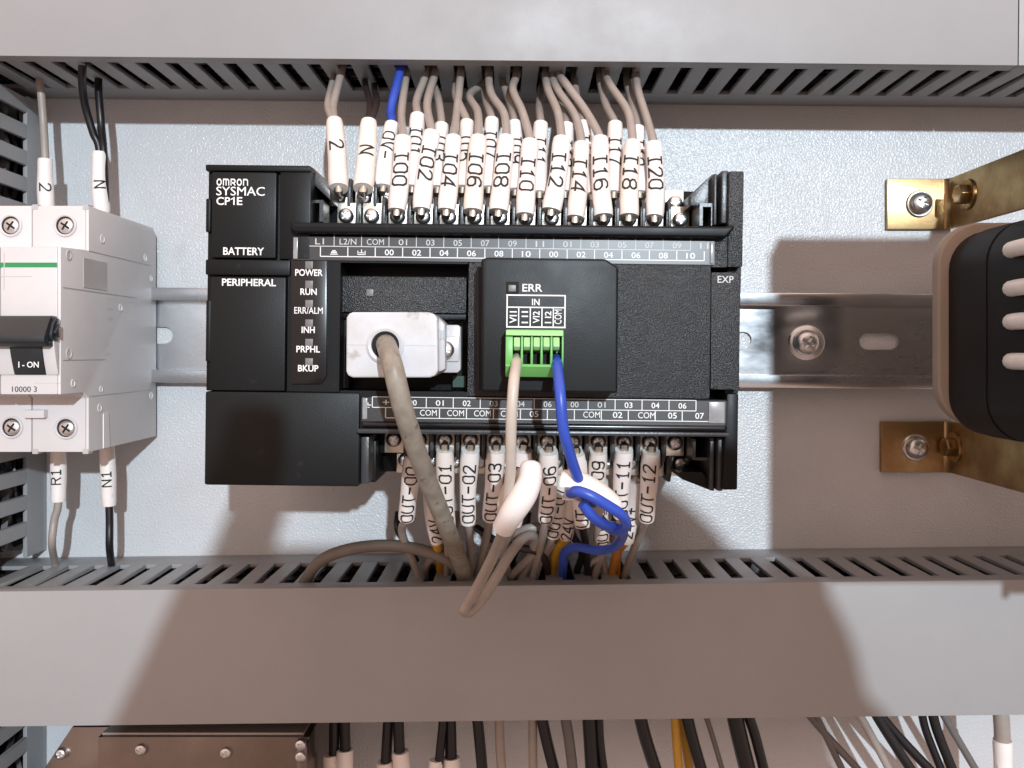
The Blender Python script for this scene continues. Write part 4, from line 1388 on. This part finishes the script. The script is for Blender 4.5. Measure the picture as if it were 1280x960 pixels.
# ================================================================== POWER SUPPLY (bottom left)
PS = thing('power_supply', 'brown metal cased power supply in the bottom left corner', 'power supply', (-102, -230, 0))
MB().box(-136, -66.5, -230, -126.4, 0.5, 42).build('case', 'psu', PS, bevel=0.4)
MB().box(-135, -68.5, -126.3, -125.4, 2, 41).build('top_plate', 'psu_top', PS, bevel=0.2)
MB().prism([(-136.2, -127), (-149, -127), (-163, -148), (-166, -230), (-136.2, -230)], 30, 33).build('side_flange', 'psu', PS, bevel=0.3)
MB().box(-69.5, -66.2, -200, -127, 42.1, 47).build('corner_strip', 'psu', PS, bevel=0.4)
for x, y, w in ((177, 936, 42), (283, 940, 42), (77.5, 941, 33.2)):
    q = P(x, y, w)
    place('case_screw', SCREW_S, PS, (q[0], q[1], w + 0.6), 1.0, 0.4)
for y in (930, 945):
    q = P(376, y, 47)
    place('case_screw', SCREW_S, PS, (q[0], q[1], 47.5), 0.9, 0.9)

# ================================================================== WIRES BELOW THE LOWER DUCT
G_LOW = 'wires leaving the lower duct downwards'
low = [
    ('black wire with white sleeve, first of the three sleeved pairs beside the power supply', [(418, 880), (417, 960), (414, 1010)], 'wire_black', 1.8, 413, 943),
    ('black wire with white sleeve, second from the power supply', [(430, 880), (432, 960), (432, 1010)], 'wire_black', 1.9, 431, 937),
    ('black wire with lower white sleeve in the middle sleeved pair', [(487, 880), (482, 960), (480, 1010)], 'wire_black', 1.9, 481, 952),
    ('black wire with higher white sleeve in the middle sleeved pair', [(497, 880), (500, 960), (500, 1010)], 'wire_black', 1.9, 500.5, 939),
    ('thin black wire with white sleeve in the third sleeved pair', [(556, 880), (548, 960), (545, 1010)], 'wire_black', 1.5, 545, 950),
    ('thick black wire with white sleeve, last of the three sleeved pairs', [(562, 880), (564, 960), (564, 1010)], 'wire_black', 2.1, 564, 947),
    ('glossy black wire just right of the three sleeved pairs', [(595, 880), (600, 930), (606, 1000)], 'wire_black', 2.0, 0, 0),
    ('grey wire, leftmost bare grey one below the lower duct', [(624, 880), (625, 930), (630, 1000)], 'wire_grey', 1.7, 0, 0),
    ('grey wire left of the slanting black wire at the bottom centre', [(666, 880), (666, 930), (667, 1000)], 'wire_grey', 1.6, 0, 0),
    ('slanting black wire at the bottom centre between two grey wires', [(675, 880), (682, 920), (702, 1000)], 'wire_black', 2.0, 0, 0),
    ('grey wire right of the slanting black wire at the bottom centre', [(704, 880), (712, 930), (720, 1000)], 'wire_slate', 1.8, 0, 0),
    ('broad black wire, left one of the close pair right of bottom centre', [(735, 880), (738, 930), (742, 1000)], 'wire_black', 2.3, 0, 0),
    ('thinner black wire, right one of the close pair right of bottom centre', [(748, 880), (750, 930), (760, 1000)], 'wire_black', 1.6, 0, 0),
    ('thick black wire curving right, left of the yellow wires', [(798, 880), (806, 920), (832, 1000)], 'wire_black', 2.2, 0, 0),
    ('yellow wire, left one of the two below the lower duct', [(843, 880), (846, 930), (852, 1000)], 'wire_yellow', 1.5, 0, 0),
    ('yellow wire, right one of the two below the lower duct', [(850, 880), (857, 930), (868, 1000)], 'wire_yellow', 1.5, 0, 0),
    ('black wire touching the right side of the yellow wires', [(856, 880), (866, 925), (888, 1000)], 'wire_black', 2.0, 0, 0),
    ('thin grey wire between the yellow wires and the thick black wire', [(878, 880), (892, 925), (914, 1000)], 'wire_slate', 0.9, 0, 0),
    ('thickest black wire below the duct, right of the yellow wires', [(916, 880), (924, 920), (944, 1000)], 'wire_black', 2.8, 0, 0),
    ('black wire close along the right side of the thickest one', [(930, 880), (944, 920), (964, 1000)], 'wire_black', 1.8, 0, 0),
    ('grey wire slanting right, upper one of a crossing pair', [(1002, 880), (1025, 910), (1094, 985)], 'wire_slate', 1.3, 0, 0),
    ('grey wire slanting right, lower one of a crossing pair', [(1014, 880), (1030, 915), (1064, 985)], 'wire_slate', 1.2, 0, 0),
    ('lone grey wire slanting right beside a pair of black wires', [(1066, 880), (1084, 910), (1124, 985)], 'wire_grey', 1.4, 0, 0),
    ('black wire, left one of the slanting pair at bottom right', [(1088, 880), (1108, 915), (1154, 985)], 'wire_black', 1.7, 0, 0),
    ('black wire, right one of the slanting pair at bottom right', [(1092, 880), (1118, 915), (1184, 985)], 'wire_black', 1.7, 0, 0),
    ('black wire, left one of the steep pair at bottom right', [(1151, 880), (1158, 915), (1186, 985)], 'wire_black', 1.4, 0, 0),
    ('black wire, right one of the steep pair at bottom right', [(1164, 880), (1172, 915), (1200, 985)], 'wire_black', 1.7, 0, 0),
    ('grey wire slanting away from the steep black pair', [(1172, 880), (1186, 905), (1236, 990)], 'wire_slate', 1.3, 0, 0),
]
for lab, pts, m, r, sx, syy in low:
    w = 30 + random.uniform(-3, 4)
    ctl = [P(pts[0][0], pts[0][1] - 12, w - 2)] + [P(x, y, w) for x, y in pts]
    o = wire('wire', lab, ctl, r, m, G_LOW)
    if sx:
        sleeve(o, P(sx, syy, w), P(sx + 1, syy + 70, w), r + 0.95, r + 0.95)
o = wire('cable', 'grey cable ending in a white sleeve at the bottom right corner', [P(1248, 870, 30), P(1251, 890, 32), P(1253, 930, 32), P(1253, 1010, 32)], 2.6, 'wire_grey', G_LOW, cat='cable')
sleeve(o, P(1253, 925, 32), P(1254, 1000, 32), 3.0, 3.0)

# ================================================================== THE PHOTOGRAPHER (behind the camera, seen only by the shadow)
ph = MB().prism(rrect(-26, 131, -48, 22, 14), 338, 347).build('smartphone', 'phone', bevel=1.5)
tag(ph, 'dark smartphone held level behind the viewpoint, outside the picture', 'phone')
hand = MB()


def limb(pts, r):
    c = catmull(pts, 5)
    k = len(r) - 1
    rs = []
    for i in range(len(c)):
        f = i / (len(c) - 1) * k
        a = min(k - 1, int(f))
        rs.append(r[a] + (r[a + 1] - r[a]) * (f - a))
    hand.tube(c, rs, 12)


for sgn, ux in ((-1, -26), (1, 122)):
    wr = (ux + sgn * 60, -130, 400)
    limb([(ux + sgn * 130, -330, 560), (ux + sgn * 85, -200, 440), wr, (ux + sgn * 34, -85, 372)], [44, 38, 28, 27])
    limb([wr, (ux + sgn * 26, -72, 368), (ux + sgn * 12, -44, 358)], [27, 29, 21])
    for j, (vy, L) in enumerate(((-26, 30), (-42, 28), (-57, 22))):                 # three fingers round the end of the phone
        limb([(ux + sgn * 22, -54 + vy * 0.3, 362), (ux + sgn * (19 if sgn > 0 else 12), vy, 352), (ux + sgn * 4, vy, 337), (ux - sgn * L * 0.4, vy, 335)], [10, 9, 8, 7])
    limb([(ux + sgn * 24, -66, 370), (ux + sgn * 14, -34, 366), (ux - sgn * 6, -12, 356)], [13, 11, 8])     # thumb on the screen side
# index fingers rest on the upper edge
limb([(-44, -46, 360), (-30, -10, 352), (-19, 18, 346), (-12, 38, 342), (-11, 50, 340)], [12, 9.5, 8.5, 8, 6.5])
limb([(134, -44, 360), (130, -6, 354), (118, 13, 348), (103, 29, 343), (90, 35, 341), (80, 34, 340)], [13, 10, 9.5, 9, 8, 7])
hm = hand.build('person', 'skin', org=(40, -330, 500))
md = hm.modifiers.new('remesh', 'REMESH')
md.mode = 'VOXEL'
md.voxel_size = 0.003
md.use_smooth_shade = True
tag(hm, "person's bare forearms and hands gripping the smartphone behind the viewpoint", 'person')
